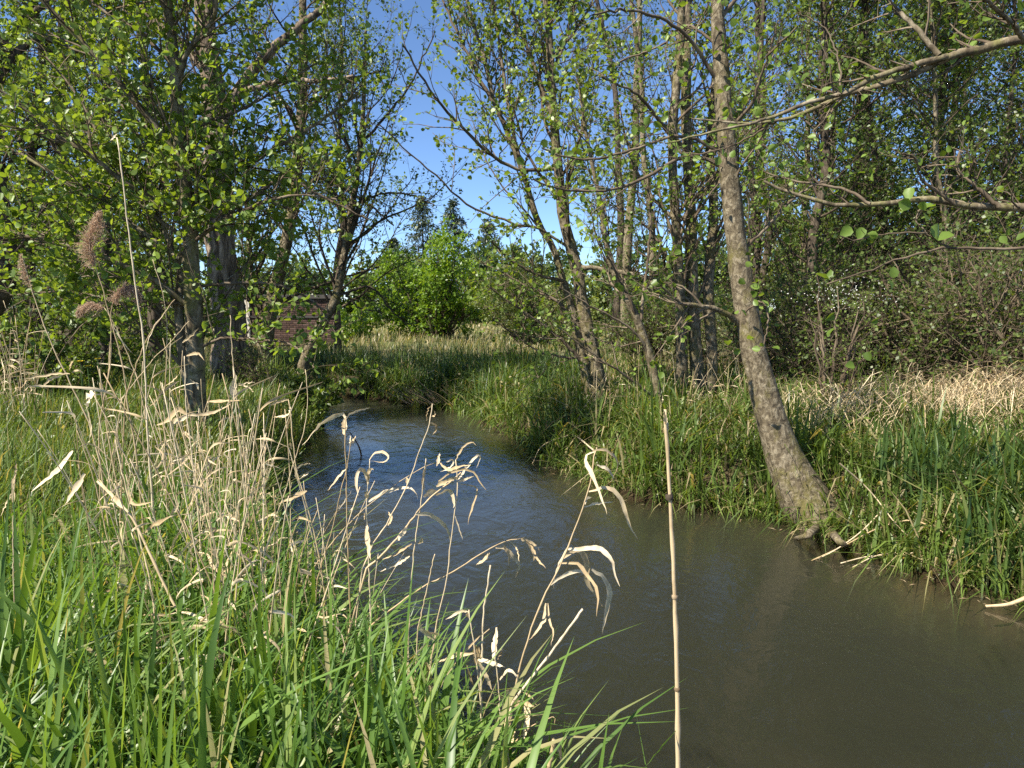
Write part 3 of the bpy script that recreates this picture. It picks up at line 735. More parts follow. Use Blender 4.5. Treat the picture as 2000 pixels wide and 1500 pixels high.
for i, (px, d, s) in enumerate(wood):
    rr = np.random.default_rng(700 + i)
    n = 8; y0 = 700 if d > 16 else 730; top = -220
    xs = px + np.cumsum(rr.normal(0, 12, n)) + np.linspace(0, rr.normal(0, 40), n)
    w = rr.uniform(12, 24)
    tree('woodland_tree', 'slim dark woodland trunk, %s of the row behind the right bank counting from the left' % order[rank[i]], d,
         [([(xs[j], y0 + (top - y0) * j / (n-1)) for j in range(n)], [w, w*.9, w*.8, w*.7, w*.6, w*.5, w*.35, w*.2])], [],
         bark='bark_dark' if i % 3 else 'bark_alder', twig='twig_dark', leaf=['thicket_leaf', 'dark_leaf', 'alder_leaf'][i % 3], seed=800 + i,
         auto=(54 if s == 2 else 26, 0.08, 1.0), L1=(1.0, 3.0) if s == 2 else (0.7, 1.8), a1=(30, 85), k2=6, L2=(0.5, 1.5), k3=4, L3=(0.25, 0.65), kl=7 if s == 2 else 4, size=(0.055, 0.10), lk='low', up1=0.2, twig_r=0.0035, group='slim trees of the wood on the right')

# ------------------------------------------------------------------ shrubs and far background
def shrub(name, label, c, rx, ry, h, leaf, seed, n_stem=14, k2=10, k3=6, kl=4, size=(0.08, 0.16), twig='twig_dark', lk='low', cat='shrub', L2s=1.0, spread=0.6, group=None, twig_r=0.004, up=0.25):
    rng = np.random.default_rng(seed)
    gz = float(height(np.array([c[0]]), np.array([c[1]]))[0])
    B = np.array([c[0], c[1], gz]); root = empty(name, B); tag(root, label, cat, group)
    a = rng.uniform(0, 2*np.pi, n_stem); rr = np.sqrt(rng.uniform(0, 1, n_stem))
    top = np.stack([rx*rr*np.cos(a), ry*rr*np.sin(a), h*np.sqrt(np.clip(1 - (rr*0.93)**2, 0.05, 1))*rng.uniform(0.75, 1.0, n_stem)], 1)
    bot = top * np.array([0.25, 0.25, 0]) + np.array([0, 0, -0.1])
    t = np.linspace(0, 1, 10)[None, :, None]
    mid = bot + (top - bot) * np.array([0.35, 0.35, 0.6])
    pol = (1-t)**2 * bot[:, None] + 2*t*(1-t)*mid[:, None] + t**2*top[:, None] + rng.normal(0, 0.03*h/3, (n_stem, 10, 3))
    rad = np.linspace(0.035*h/3, 0.008*h/3, 10)[None] * np.ones((n_stem, 1))
    for i in range(min(n_stem, 6)):
        V, Fc = tubes(pol[i:i+1], rad[i:i+1], 6); obj('stem', mesh_np('stem', V, Fc), M[twig], root)
    tw = MB()
    V, Fc = tubes(pol[6:] if n_stem > 6 else pol[:1], rad[6:] if n_stem > 6 else rad[:1]*0.8, 5); tw.add(V, Fc)
    s = h / 3.0 * L2s
    l2, r2 = sprout(pol, rad, k2, 0.08, 1.0, (0.35*s, 0.95*s), (25, 75), up*0.6, 0.2, 5, rng, 0.6, 0.012*s)
    r2 = np.maximum(r2, twig_r); V, Fc = tubes(l2, r2, 3); tw.add(V, Fc)
    l3, r3 = sprout(l2, r2, k3, 0.1, 1.0, (0.15*s, 0.45*s), (25, 75), up*0.3, 0.25, 3, rng, 0.7, 0.006*s)
    r3 = np.maximum(r3, twig_r*0.7)
    m = in_view(l3 + B, (-200, 2200, -200)); m[0] = True; l3, r3 = l3[m], r3[m]
    if c[1] < 29 and len(l3): V, Fc = tubes(l3, r3, 3); tw.add(V, Fc)
    obj('twigs', tw.mesh('twigs'), M[twig], root, 'stuff')
    if kl and len(l3):
        p, ax, nr, sz = leaf_points(l3, kl, 0.1, rng, size, 0.6, 0.1)
        V, Fc = leaf_cloud(p, ax, nr, sz, lk, 0.95, rng); obj('foliage', mesh_np('foliage', V, Fc), M[leaf], root, 'stuff')
    return root

def at_d(px, d): return ((px - 1000) / F_PX * d, d)
shrub('bush', 'bright lime-green leafy bush in the middle beyond the stream bend', at_d(848, 34), 3.0, 2.5, 5.2, 'lime_leaf', 1, 30, 12, 7, 6, (0.11, 0.20))
shrub('bush', 'low bright green bush at the left foot of the lime-green bush', at_d(700, 33), 1.5, 1.4, 1.9, 'lime_leaf', 2, 12, 9, 6, 4, (0.09, 0.16))
shrub('willow_bush', 'soft pale green willow bush right of the lime-green bush', at_d(1040, 29), 2.3, 1.8, 3.9, 'willow_leaf', 3, 28, 14, 7, 6, (0.06, 0.12), twig='twig')
shrub('bush', 'small pale bush between the willow bush and the twin-stemmed alder', at_d(1110, 24), 1.2, 1.2, 2.4, 'willow_leaf', 4, 14, 9, 6, 4, (0.06, 0.11), twig='twig')
for i, (px, d, rx, h, lf, lab) in enumerate([(120, 11.5, 1.6, 1.5, 'dark_leaf', 'dark low bush under the left bank trees behind the yellow flowers'), (250, 17, 2.4, 2.0, 'alder_leaf', 'rounded green bush behind the slender alder'), (30, 12.5, 1.6, 2.6, 'dark_leaf', 'dark bush at the left edge behind dead reeds'),
        (590, 12.2, 0.8, 0.9, 'dark_leaf', 'low leafy bush on the left bank by the stream bend'), (345, 26, 2.5, 3.2, 'alder_leaf', 'leafy bush left of the old furrowed tree'), (200, 22, 3.0, 4.2, 'alder_leaf', 'tall leafy bush far behind the reed plumes')]):
    shrub('bush', lab, at_d(px, d), rx, rx, h, lf, 20 + i, 16, 9, 6, 4, (0.06, 0.11))
for i, (px, d, rx, h, kl, lab) in enumerate([(1600, 11.6, 1.5, 2.3, 1, 'twiggy bramble thicket right of the leaning trunk'), (1740, 11.2, 1.6, 2.2, 1, 'twiggy thicket with a dark hollow at its foot'), (1880, 10.5, 1.7, 2.6, 1, 'brownish twiggy thicket behind the dead grass heap'),
        (2010, 9.5, 1.6, 2.6, 1, 'brownish twiggy thicket at the right edge'), (1500, 13.5, 1.4, 2.2, 1, 'twiggy thicket behind the leaning trunk'), (1690, 15, 2.5, 3.4, 1, 'tall tangled thicket deep in the wood'), (1900, 15, 2.6, 3.6, 1, 'tall tangled thicket deep at the right of the wood'),
        (1430, 17, 2.0, 2.6, 2, 'green thicket behind the mossy clump of trunks'), (1280, 18, 1.8, 2.4, 2, 'green thicket left of the mossy clump of trunks'), (2150, 12, 2.2, 3.4, 1, 'twiggy thicket just beyond the right edge')]):
    shrub('thicket', lab, at_d(px, d), rx, rx, h, 'thicket_leaf', 40 + i, 20, 12, 6, kl + 2, (0.035, 0.08), twig='dead_twig' if i in (2, 3) else 'twig_dark', cat='thicket', twig_r=0.0028, L2s=1.3)
shrub('thicket', 'low tangle of dead twigs at the foot of the old furrowed tree', at_d(478, 11.9), 0.75, 0.5, 0.95, 'dark_leaf', 58, 16, 10, 6, 1, (0.03, 0.06), twig='dead_twig', cat='thicket', twig_r=0.003, L2s=1.5)
# white-blossomed shrub
bs = shrub('blossom_shrub', 'small shrub with white blossom at the edge of the wood', at_d(1625, 9.4), 0.5, 0.5, 2.0, 'alder_leaf', 60, 9, 7, 5, 2, (0.02, 0.04), twig='twig', twig_r=0.002)
rngb = np.random.default_rng(8)
nb = 130; c = np.stack([rngb.normal(0.05, 0.28, nb), rngb.normal(-0.1, 0.2, nb), rngb.normal(1.55, 0.12, nb)], 1)
V, Fc = leaf_cloud(np.repeat(c, 4, 0), rngb.normal(0, 1, (nb*4, 3)), rngb.normal(0, 1, (nb*4, 3)), rngb.uniform(0.008, 0.014, nb*4), 'low')
obj('blossom', mesh_np('blossom', V, Fc), M['blossom'], bs, 'stuff')

def conifer(label, px, d, h, w, seed):
    rng = np.random.default_rng(seed); x, y = at_d(px, d); B = np.array([x, y, 0.5])
    root = empty('spruce_tree', B); tag(root, label, 'tree')
    pol = np.array([[0, 0, -0.3], [0.05, 0, h*0.5], [0, 0, h]]); pol = spline(pol, 10)
    V, Fc = tubes(pol[None], np.linspace(0.22, 0.02, 10)[None], 7); obj('trunk', mesh_np('trunk', V, Fc), M['bark_dark'], root)
    nb = 240; t = rng.uniform(0.05, 1, nb); a = rng.uniform(0, 2*np.pi, nb); ln = w * (1.02 - t) * rng.uniform(0.7, 1.1, nb) + 0.12
    u = np.linspace(0, 1, 8)[None, :]
    q = np.stack([np.cos(a)[:, None]*ln[:, None]*u, np.sin(a)[:, None]*ln[:, None]*u, (t*h)[:, None] - 0.25*ln[:, None]*u + 0.12*ln[:, None]*u**2], -1)
    tw = MB(); V, Fc = tubes(q, 0.03*(1-0.7*u)*np.ones((nb, 1)), 3); tw.add(V, Fc); obj('branches', tw.mesh('branches'), M['twig_dark'], root, 'stuff')
    p, ax, nr, sz = leaf_points(q, 20, 0.05, rng, (0.25, 0.55), 0.6, 0.25)
    V, Fc = leaf_cloud(p, ax, nr, sz, 'low', 0.42, rng); obj('foliage', mesh_np('foliage', V, Fc), M['conifer'], root, 'stuff')
for i, (px, d, y, w, lab) in enumerate([(828, 80, 392, 2.6, 'tallest dark spruce left of the twin spruces on the skyline'), (888, 78, 398, 2.8, 'broad spruce on the skyline above the lime-green bush'), (955, 82, 432, 2.5, 'pointed spruce on the skyline right of the broad one'), (1008, 88, 480, 2.2, 'small spruce on the skyline above the willow bush'), (770, 86, 470, 2.6, 'dark spruce half hidden behind the left bank branches')]):
    h = CAM_Z + (603 - y) / F_PX * d - 0.5
    conifer(lab, px, d, h, w * 2.9, 900 + i)
def far_tree(label, px, d, h, rx, leaf, seed):
    shrub('distant_tree', label, at_d(px, d), rx, rx, h, leaf, seed, 14, 9, 6, 3, (0.28, 0.55), cat='tree', twig_r=0.012)
far = [(-90, 46, 10, 4), (30, 52, 11, 5), (160, 48, 9, 4), (290, 55, 10, 5), (420, 50, 7, 4), (520, 60, 7.5, 4.5), (610, 58, 6, 4), (690, 62, 6.5, 4), (760, 66, 8.0, 4.5), (830, 60, 6.8, 4.5), (920, 64, 7.2, 4.5), (1000, 60, 6.4, 4.5), (1080, 62, 7.2, 4.5), (1170, 58, 6, 4),
       (1260, 52, 6.5, 4), (1350, 50, 7, 4), (1450, 48, 8, 4), (1560, 46, 9, 4.5), (1680, 45, 10, 5), (1800, 44, 10, 5), (1930, 42, 10, 5), (2060, 44, 10, 5)]
for i, (px, d, h, rx) in enumerate(far):
    far_tree('rounded tree of the far treeline, %s from the left' % (order[i] if i < 20 else ('second to last' if i == 20 else 'last')), px, d, h, rx, ['far_leaf', 'willow_leaf', 'far_leaf', 'dark_leaf'][i % 4], 1000 + i)

# ------------------------------------------------------------------ brick wall by the meadow
wd = 27.0
wl0, wr0 = P(476, 640, wd), P(622, 640, wd)
wtop = P(550, 583, wd)[2]
WB = np.array([wl0[0], wd, float(height(np.array([wl0[0]]), np.array([wd]))[0])])
wall = empty('brick_wall', WB); tag(wall, 'low old red-brick wall with dark coping and end pier coloured pale as if sunlit on the meadow', 'wall')
wlen = wr0[0] - wl0[0] + 0.6; wh = wtop - WB[2]
mb = MB(); mb.box((0.02, 0.02, -0.2), (wlen, 0.30, wh)); obj('mortar_core', mb.mesh('mortar_core', False), M['mortar'], wall)
mb = MB(); rngw = np.random.default_rng(3)
rows = int(wh / 0.075)
for r in range(rows):
    if r == int(rows * 0.62): continue
    x = -0.1 * (r % 2) + 0.26
    while x < wlen - 0.05:
        z = r * 0.075; j = rngw.uniform(-0.006, 0.006)
        mb.box((max(x, 0.26), -0.012 + j, z + 0.008), (min(x + 0.23, wlen), 0.05, z + 0.067)); x += 0.245
obj('brickwork', mb.mesh('brickwork', False), M['brick'], wall, 'stuff')
mb = MB(); mb.box((0.26, -0.05, int(rows*0.62)*0.075), (wlen, 0.02, int(rows*0.62)*0.075 + 0.07)); obj('string_course', mb.mesh('string_course', False), M['slate'], wall)
mb = MB(); mb.box((-0.12, -0.10, wh), (wlen + 0.08, 0.42, wh + 0.14)); obj('coping', mb.mesh('coping', False), M['slate'], wall)
mb = MB(); mb.box((-0.06, -0.07, -0.2), (0.255, 0.36, wh - 0.003)); obj('pier', mb.mesh('pier', False), M['sunlit_pier'], wall)

# ------------------------------------------------------------------ grass
def blades(pts, h, w, lean, rng, S=5, zoff=None, wind=(0.25, 0.1), fold=True, tipdroop=0.5):
    """ribbons: pts (n,3), h,w (n,), lean (n,) -> V,F"""
    n = len(pts); a = rng.uniform(0, 2*np.pi, n)
    dirv = np.stack([np.cos(a) + wind[0], np.sin(a) + wind[1], np.zeros(n)], 1); dirv = norm(dirv)
    side = np.stack([-dirv[:, 1], dirv[:, 0], np.zeros(n)], 1)
    tw = rng.normal(0, 0.5, n)
    side = norm(side * np.cos(tw)[:, None] + dirv * np.sin(tw)[:, None])
    s = np.linspace(0, 1, S + 1)
    droop = rng.uniform(0, tipdroop, n) * lean
    hor = (lean[:, None] * (s[None]**1.7)) * h[:, None]
    ver = (s[None] - 0.35*lean[:, None]*s[None]**2 - droop[:, None]*s[None]**3) * h[:, None]
    c = pts[:, None] + dirv[:, None]*hor[..., None] + np.array([0, 0, 1.0])*ver[..., None]
    wp = np.minimum(1.0, 0.55 + 2.2*s) * (1 - s**2.2)
    hw = 0.5*w[:, None]*wp[None]
    k = rng.normal(0, 0.35, n)
    sd = norm(side[:, None] + dirv[:, None]*(k[:, None]*s[None])[..., None])
    Lv = c[:, :-1] - sd[:, :-1]*hw[:, :-1, None]; Rv = c[:, :-1] + sd[:, :-1]*hw[:, :-1, None]; tip = c[:, -1:]
    if fold:
        upn = np.array([0, 0, 0.18]) - 0.12*dirv[:, None]
        Cv = c[:, :-1] + upn*hw[:, :-1, None]*-1.0
        V = np.concatenate([np.stack([Lv, Cv, Rv], 2).reshape(n, 3*S, 3), tip], 1); m = 3*S + 1
        b = (np.arange(n)*m)[:, None, None] + (np.arange(S-1)*3)[None, :, None]
        q1 = (b + np.array([0, 1, 4, 3])).reshape(-1, 4); q2 = (b + np.array([1, 2, 5, 4])).reshape(-1, 4)
        e = (np.arange(n)*m)[:, None] + (S-1)*3
        t1 = e + np.array([0, 1, 3]); t2 = e + np.array([1, 2, 3])
        return V.reshape(-1, 3), [np.concatenate([q1, q2]), np.concatenate([t1, t2])]
    V = np.concatenate([np.stack([Lv, Rv], 2).reshape(n, 2*S, 3), tip], 1); m = 2*S + 1
    b = (np.arange(n)*m)[:, None, None] + (np.arange(S-1)*2)[None, :, None]
    q = (b + np.array([0, 1, 3, 2])).reshape(-1, 4)
    e = (np.arange(n)*m)[:, None] + (S-1)*2 + np.array([0, 1, 2])
    return V.reshape(-1, 3), [q, e]

def scatter(n, r0, r1, a0, a1, rng, power=1.0):
    """points in a sector seen from the camera, density falling with distance"""
    u = rng.uniform(0, 1, n); r = (r0**power + u*(r1**power - r0**power))**(1/power)
    a = np.radians(rng.uniform(a0, a1, n))
    x, y = r*np.sin(a), r*np.cos(a)
    return x, y
def is_left(x, y):
    ly = np.array([p[1] for p in LEFT]); lx = np.array([p[0] for p in LEFT])
    return (y < 17) & (x < np.interp(y, ly[:13], lx[:13]) + 0.3) & (x < 1)

def clump(x, y, s=1.0, ph=0.0):
    return 0.5 + 0.5*(np.sin(1.7*s*x + 0.9*s*y + ph)*np.sin(1.3*s*y - 0.7*s*x + 1.7*ph) )

rngg = np.random.default_rng(42)
# near left bank
x, y = scatter(13500, 0.75, 4.4, -43, 32, rngg, 1.3)
sd = stream_sd(np.stack([x, y], 1)); k = (sd > 0.02) & is_left(x, y) & (x > -3.6); x, y = x[k], y[k]
n = len(x); z = height(x, y)
dist = np.hypot(x, y); fade = np.clip((dist - 0.5) / 0.9, 0.35, 1)
h = rngg.uniform(0.35, 0.86, n) * fade * (0.8 + 0.4*clump(x, y, 1.4)); zo = rngg.uniform(0, 0.22, n)
V, Fc = blades(np.stack([x, y, z + zo], 1), h, 0.008 + 0.026*rngg.beta(1.2, 1.9, n), rngg.beta(1.5, 1.9, n)*1.25, rngg, 6, wind=(0.3, -0.15), tipdroop=0.7)
tag(obj('foreground_grass', mesh_np('foreground_grass', V, Fc), M['grass_near']), 'tall bright green grass filling the near left bank', 'grass', kind='stuff')
# short under-layer of dead litter and stems near
x, y = scatter(6000, 0.8, 5.0, -56, 32, rngg, 1.3)
sd = stream_sd(np.stack([x, y], 1)); k = (sd > 0.0) & is_left(x, y); x, y = x[k], y[k]; n = len(x)
V, Fc = blades(np.stack([x, y, height(x, y)], 1), rngg.uniform(0.12, 0.42, n), rngg.uniform(0.003, 0.009, n), rngg.uniform(0.3, 1.3, n), rngg, 4, fold=False)
tag(obj('dead_grass', mesh_np('dead_grass', V, Fc), M['straw_grey']), 'pale dead grass stems tangled low in the near left bank', 'dead grass', kind='stuff')
# left bank middle distance
x, y = scatter(46000, 3.8, 17.0, -41, 2, rngg, 1.2)
sd = stream_sd(np.stack([x, y], 1)); k = (sd > 0.0) & is_left(x, y); x, y, sd = x[k], y[k], sd[k]; n = len(x)
h = rngg.uniform(0.25, 0.62, n) * (0.7 + 0.6*clump(x, y, 1.1, 0.4))
V, Fc = blades(np.stack([x, y, height(x, y) + rngg.uniform(0, 0.08, n)], 1), h, rngg.uniform(0.006, 0.014, n)*(0.8 + y/14), rngg.beta(1.5, 2.0, n)*1.1, rngg, 3, fold=False)
tag(obj('bank_grass', mesh_np('bank_grass', V, Fc), M['grass_bank']), 'lush darker grass on the left bank beneath the alders', 'grass', kind='stuff')
# right bank, green
x, y = scatter(66000, 4.2, 19.0, -20, 41, rngg, 1.15)
sd = stream_sd(np.stack([x, y], 1)); k = (sd > -0.03) & ~is_left(x, y) & (x > -5); x, y, sd = x[k], y[k], sd[k]
keep = rngg.uniform(0, 1, len(x)) < np.clip(1.25 - 0.16*sd, 0.4, 1) ; x, y, sd = x[keep], y[keep], sd[keep]; n = len(x)
h = rngg.uniform(0.25, 0.78, n) * (0.4 + 0.95*clump(x, y, 1.9, 2.1)) * np.clip(1.15 - 0.07*sd, 0.6, 1.15)
V, Fc = blades(np.stack([x, y, height(x, y)], 1), h, (0.007 + 0.028*rngg.beta(1.2, 1.8, n))*(0.75 + y/16), rngg.beta(1.5, 1.7, n)*1.25, rngg, 3, fold=False, wind=(-0.25, -0.35), tipdroop=1.1)
tag(obj('right_bank_grass', mesh_np('right_bank_grass', V, Fc), M['grass_bank']), 'lush green grass overhanging the water along the right bank', 'grass', kind='stuff')
# blades trailing over both water edges
x, y = scatter(60000, 2.0, 17.5, -36, 41, rngg, 1.2)
sd = stream_sd(np.stack([x, y], 1)); k = (sd > -0.10) & (sd < 0.16) & (y > 2.6); x, y = x[k], y[k]; n = len(x)
V, Fc = blades(np.stack([x, y, np.maximum(height(x, y), -0.03)], 1), rngg.uniform(0.2, 0.55, n), rngg.uniform(0.007, 0.016, n)*(0.75 + y/16), rngg.beta(2.2, 1.6, n)*1.5, rngg, 4, fold=False, wind=(-0.1, -0.3), tipdroop=1.3)
tag(obj('waterside_grass', mesh_np('waterside_grass', V, Fc), M['grass_bank']), 'arching grass blades trailing over the edges of the water', 'grass', kind='stuff')
# broad-leaved herbs in both banks
x, y = scatter(19000, 1.3, 16.0, -41, 41, rngg, 1.1)
sd = stream_sd(np.stack([x, y], 1)); k = (sd > 0.03) & (clump(x, y, 2.3, 1.3) > 0.45); x, y = x[k], y[k]; n = len(x)
p = np.stack([x, y, height(x, y) + rngg.uniform(0.05, 0.42, n)], 1)
V, Fc = leaf_cloud(p, rngg.normal(0, 1, (n, 3))*np.array([1, 1, 0.5]), rngg.normal(0, 0.5, (n, 3)) + np.array([0, -0.3, 0.8]), rngg.uniform(0.03, 0.085, n), 'low', 0.75, rngg)
tag(obj('herb_leaves', mesh_np('herb_leaves', V, Fc), M['grass_bank']), 'low broad-leaved herbs scattered through the bank grass', 'herbs', kind='stuff')
# iris-like broad blades, right foreground bank
x, y = scatter(3000, 4.6, 8.0, 24, 41, rngg, 1.2)
sd = stream_sd(np.stack([x, y], 1)); k = (sd > 0.02) & (sd < 1.8) & (x > 3.3) & (clump(x, y, 1.9, 0.7) > 0.35); x, y = x[k], y[k]; n = len(x)
V, Fc = blades(np.stack([x, y, height(x, y)], 1), rngg.uniform(0.35, 0.8, n), rngg.uniform(0.014, 0.034, n), rngg.beta(1.4, 2.2, n), rngg, 5, wind=(-0.2, -0.3))
tag(obj('iris_leaves', mesh_np('iris_leaves', V, Fc), M['iris']), 'broad dark green sword leaves on the right bank near the water', 'sedge', kind='stuff')
# dry straw standing on the right bank and hanging in mats
x, y = scatter(20000, 5.5, 20, -16, 41, rngg, 1.1)
sd = stream_sd(np.stack([x, y], 1)); k = (sd > 0.15) & ~is_left(x, y); x, y, sd = x[k], y[k], sd[k]
wgt = np.where((x > 3.5) & (y < 14), 0.3, np.where(y > 13, 1.6, 1.0)) * np.clip((sd - 0.1)/1.6, 0.06, 1) * (0.15 + 0.85*clump(x, y, 0.9, 0.9)) * (0.25 + 0.9*(clump(x, y, 3.1, 0.2) > 0.48)); keep = rngg.uniform(0, 1, len(x)) < wgt; x, y, sd = x[keep], y[keep], sd[keep]; n = len(x)
V, Fc = blades(np.stack([x, y, height(x, y) + rngg.uniform(0, 0.15, n)], 1), rngg.uniform(0.2, 0.58, n), rngg.uniform(0.005, 0.012, n)*(0.7 + y/16), rngg.uniform(0.3, 1.9, n), rngg, 4, fold=False, wind=(-0.4, -0.5), tipdroop=1.0)
tag(obj('dry_grass', mesh_np('dry_grass', V, Fc), M['straw_grey']), 'dry straw-coloured grass among the green on the right bank', 'dry grass', kind='stuff')
# dead reed heap at the right
x = rngg.normal(5.2, 1.1, 2000); y = rngg.normal(8.3, 0.5, 2000); k = (x > 3.0) & (stream_sd(np.stack([x, y], 1)) > 0.8); x, y = x[k], y[k]; n = len(x)
V, Fc = blades(np.stack([x, y, height(x, y) + rngg.uniform(0.05, 0.5, n)], 1), rngg.uniform(0.2, 0.55, n), rngg.uniform(0.006, 0.014, n), rngg.uniform(0.5, 2.0, n), rngg, 4, fold=False, wind=(-0.3, -1.0), tipdroop=1.4)
tag(obj('dead_reed_heap', mesh_np('dead_reed_heap', V, Fc), M['straw']), 'heap of collapsed pale dead reeds before the thicket on the right', 'dead reeds', kind='stuff')
# meadow beyond the bend
x, y = scatter(32000, 15.5, 62, -38, 16, rngg, 0.9)
sd = stream_sd(np.stack([x, y], 1)); k = (sd > 0.0) & ~is_left(x, y); x, y, sd = x[k], y[k], sd[k]; n = len(x)
V, Fc = blades(np.stack([x, y, height(x, y)], 1), rngg.uniform(0.25, 0.65, n)*(0.6 + 0.6*clump(x, y, 0.5)), rngg.uniform(0.012, 0.022, n)*(y/17), rngg.beta(1.5, 2.2, n), rngg, 3, fold=False)
tag(obj('meadow_grass', mesh_np('meadow_grass', V, Fc), M['grass_meadow']), 'mixed green and straw meadow grass beyond the stream bend', 'grass', kind='stuff')
# tall green sedge along the far bend
x, y = scatter(17000, 13.0, 20.5, -20, 8, rngg, 1.2)
sd = stream_sd(np.stack([x, y], 1)); k = (sd > 0.0) & (sd < 2.2) & ~is_left(x, y); x, y = x[k], y[k]; n = len(x)
V, Fc = blades(np.stack([x, y, height(x, y)], 1), rngg.uniform(0.35, 0.95, n)*(0.6 + 0.6*clump(x, y, 1.9)), rngg.uniform(0.012, 0.024, n), rngg.beta(1.5, 1.8, n)*1.2, rngg, 4, fold=False)
tag(obj('bend_sedge', mesh_np('bend_sedge', V, Fc), M['iris']), 'tall dark sedge wall along the far bend of the stream', 'sedge', kind='stuff')

# ------------------------------------------------------------------ dry reeds
def ribbon(path, w, rng, tilt=None, base_w=0.35):
    """curved folded leaf blade along path (n,3)"""
    n = len(path); T = norm(np.gradient(path, axis=0))
    ref = norm(np.array([0, -1.0, 0.15]) + rng.normal(0, 0.3, 3)) if tilt is None else tilt
    s = np.linspace(0, 1, n)
    A = norm(np.cross(T, np.broadcast_to(ref, T.shape))); Bn = np.cross(T, A)
    tw = rng.normal(0, 0.3) + s * rng.normal(0, 0.7)
    Wd = A*np.cos(tw)[:, None] + Bn*np.sin(tw)[:, None]; Nn = np.cross(T, Wd)
    prof = (base_w + (1-base_w)*np.minimum(1, s*3.2)) * np.maximum(0.05, (1 - s**3))
    hw = 0.5*w*prof*(1 + 0.12*np.sin(s*14 + rng.uniform(0, 6)) + rng.normal(0, 0.10, n))
    V = np.stack([path - Wd*hw[:, None], path + Nn*(hw*0.4)[:, None], path + Wd*hw[:, None]], 1).reshape(-1, 3)
    b = np.arange(n-1)[:, None]*3
    return V, [np.concatenate([b + np.array([0, 1, 4, 3]), b + np.array([1, 2, 5, 4])])]

def stem_tube(path, w0, w1, rng, nodes=6):
    n = len(path); r = np.linspace(w0, w1, n)*0.5
    for t in np.linspace(0.08, 0.95, nodes):
        i = int(t*(n-1)); r[i] *= 1.28
    return tubes(path[None], r[None], 7, cap=True)

def to_ground(path):
    gz = float(height(path[:1, 0], path[:1, 1])[0])
    if path[0, 2] > gz:
        d = path[0] - path[min(3, len(path)-1)]; d = d / max(np.linalg.norm(d), 1e-6)
        d = norm(d*0.5 + np.array([0, 0, -1.0])); L = (path[0, 2] - gz + 0.06) / max(-d[2], 0.2)
        ext = np.array([path[0] + d*L*t for t in np.linspace(1, 0, 8)[:-1]])
        return np.concatenate([ext, path])
    return path

REED_RNG = np.random.default_rng(31)
def plume_mesh(path, rad, rng, n=420, hang=(0, 0, -0.4)):
    m = len(path); t = rng.uniform(0, 1, n); f = t*(m-1); i = np.minimum(f.astype(int), m-2); w = (f-i)[:, None]
    p = path[i]*(1-w) + path[i+1]*w; T = norm(path[i+1]-path[i])
    prof = np.clip(np.sin(np.pi*np.clip(t*0.8 + 0.16, 0, 1)), 0.25, 1)
    d = norm(T*1.0 + rng.normal(0, 0.42, (n, 3)) + np.array(hang)); L = rad*prof*rng.uniform(0.5, 1.3, n)
    u = np.linspace(0, 1, 4)
    q = p[:, None] + d[:, None]*(L[:, None]*u)[..., None] + np.array([0, 0, -0.35])*(L[:, None]*u**2)[..., None]
    V, Fc = tubes(q, np.array([0.0004, 0.0006, 0.0006, 0.0003])[None]*np.ones((n, 1)), 3)
    mb = MB(); mb.add(V, Fc)
    idx = rng.integers(0, n, n*5); uu = rng.uniform(0.25, 1, n*5)[:, None]
    pp = q[idx, 0]*(1-uu) + q[idx, 3]*uu
    V, Fc = leaf_cloud(pp, d[idx] + rng.normal(0, 0.6, (n*5, 3)), rng.normal(0, 1, (n*5, 3)), rng.uniform(0.005, 0.011, n*5), 'low', 0.32)
    mb.add(V, Fc)
    V, Fc = tubes(path[None], np.linspace(0.0016, 0.0006, m)[None], 4); mb.add(V, Fc)
    return mb

def reed(label, stem, d, width=0.005, dy=0.0, leaves=(), plume=None, name='dry_reed', cat='reed', group=None, mat='straw', tip_w=0.5):
    rng = REED_RNG
    path = to_ground(px_path(stem, d, 26, rng, dy, 0.00035*d))
    B = path[0].copy(); B[2] = float(height(path[:1, 0], path[:1, 1])[0])
    root = empty(name, B); tag(root, label, cat, group)
    V, Fc = stem_tube(path, width, width*tip_w, rng); obj('stem', mesh_np('stem', V - B, Fc), M[mat], root)
    for lf in leaves:
        pts, w = lf[0], lf[1]
        dd = d + dy*0.6; lm = lf[2] if len(lf) > 2 else mat; lp = px_path(pts, dd, 14, rng, rng.uniform(-0.10, 0.10), 0.0005*d)
        V, Fc = ribbon(lp, w*0.8, rng); obj('leaf', mesh_np('leaf', V - B, Fc), M[lm], root)
    if plume:
        pp = px_path(plume[0], d + dy, 20)
        mb = plume_mesh(pp, plume[1], rng, plume[2]); V = np.concatenate(mb.V)
        mb.V = [V - B]; obj('plume', mb.mesh('plume'), M['plume'], root)
    return root

Z2 = lambda L: [(500 + x/2.5, 750 + y/2.5) for x, y in L]
Z3 = lambda L: [(700 + x/2.5, 1000 + y/2.5) for x, y in L]
Z4 = lambda L: [(x/2.857, 450 + y/2.857) for x, y in L]
Z6 = lambda L: [(100 + x/3.75, 400 + y/3.75) for x, y in L]

reed('tall bare cut reed stalk rising alone before the water on the right', [(1326, 1600), (1325, 1500), (1322, 1300), (1316, 1120), (1308, 960), (1302, 860), (1298, 800)], 1.15, 0.0104, 0.0,
     [([(1299.5, 832), (1298, 812), (1296, 797)], 0.005), ([(1301, 850), (1304, 830), (1303, 815)], 0.004), ([(1322, 1425), (1300, 1450), (1275, 1480), (1255, 1505)], 0.006, 'grass_near')], tip_w=0.5)
b = bpy.data.objects['dry_reed']
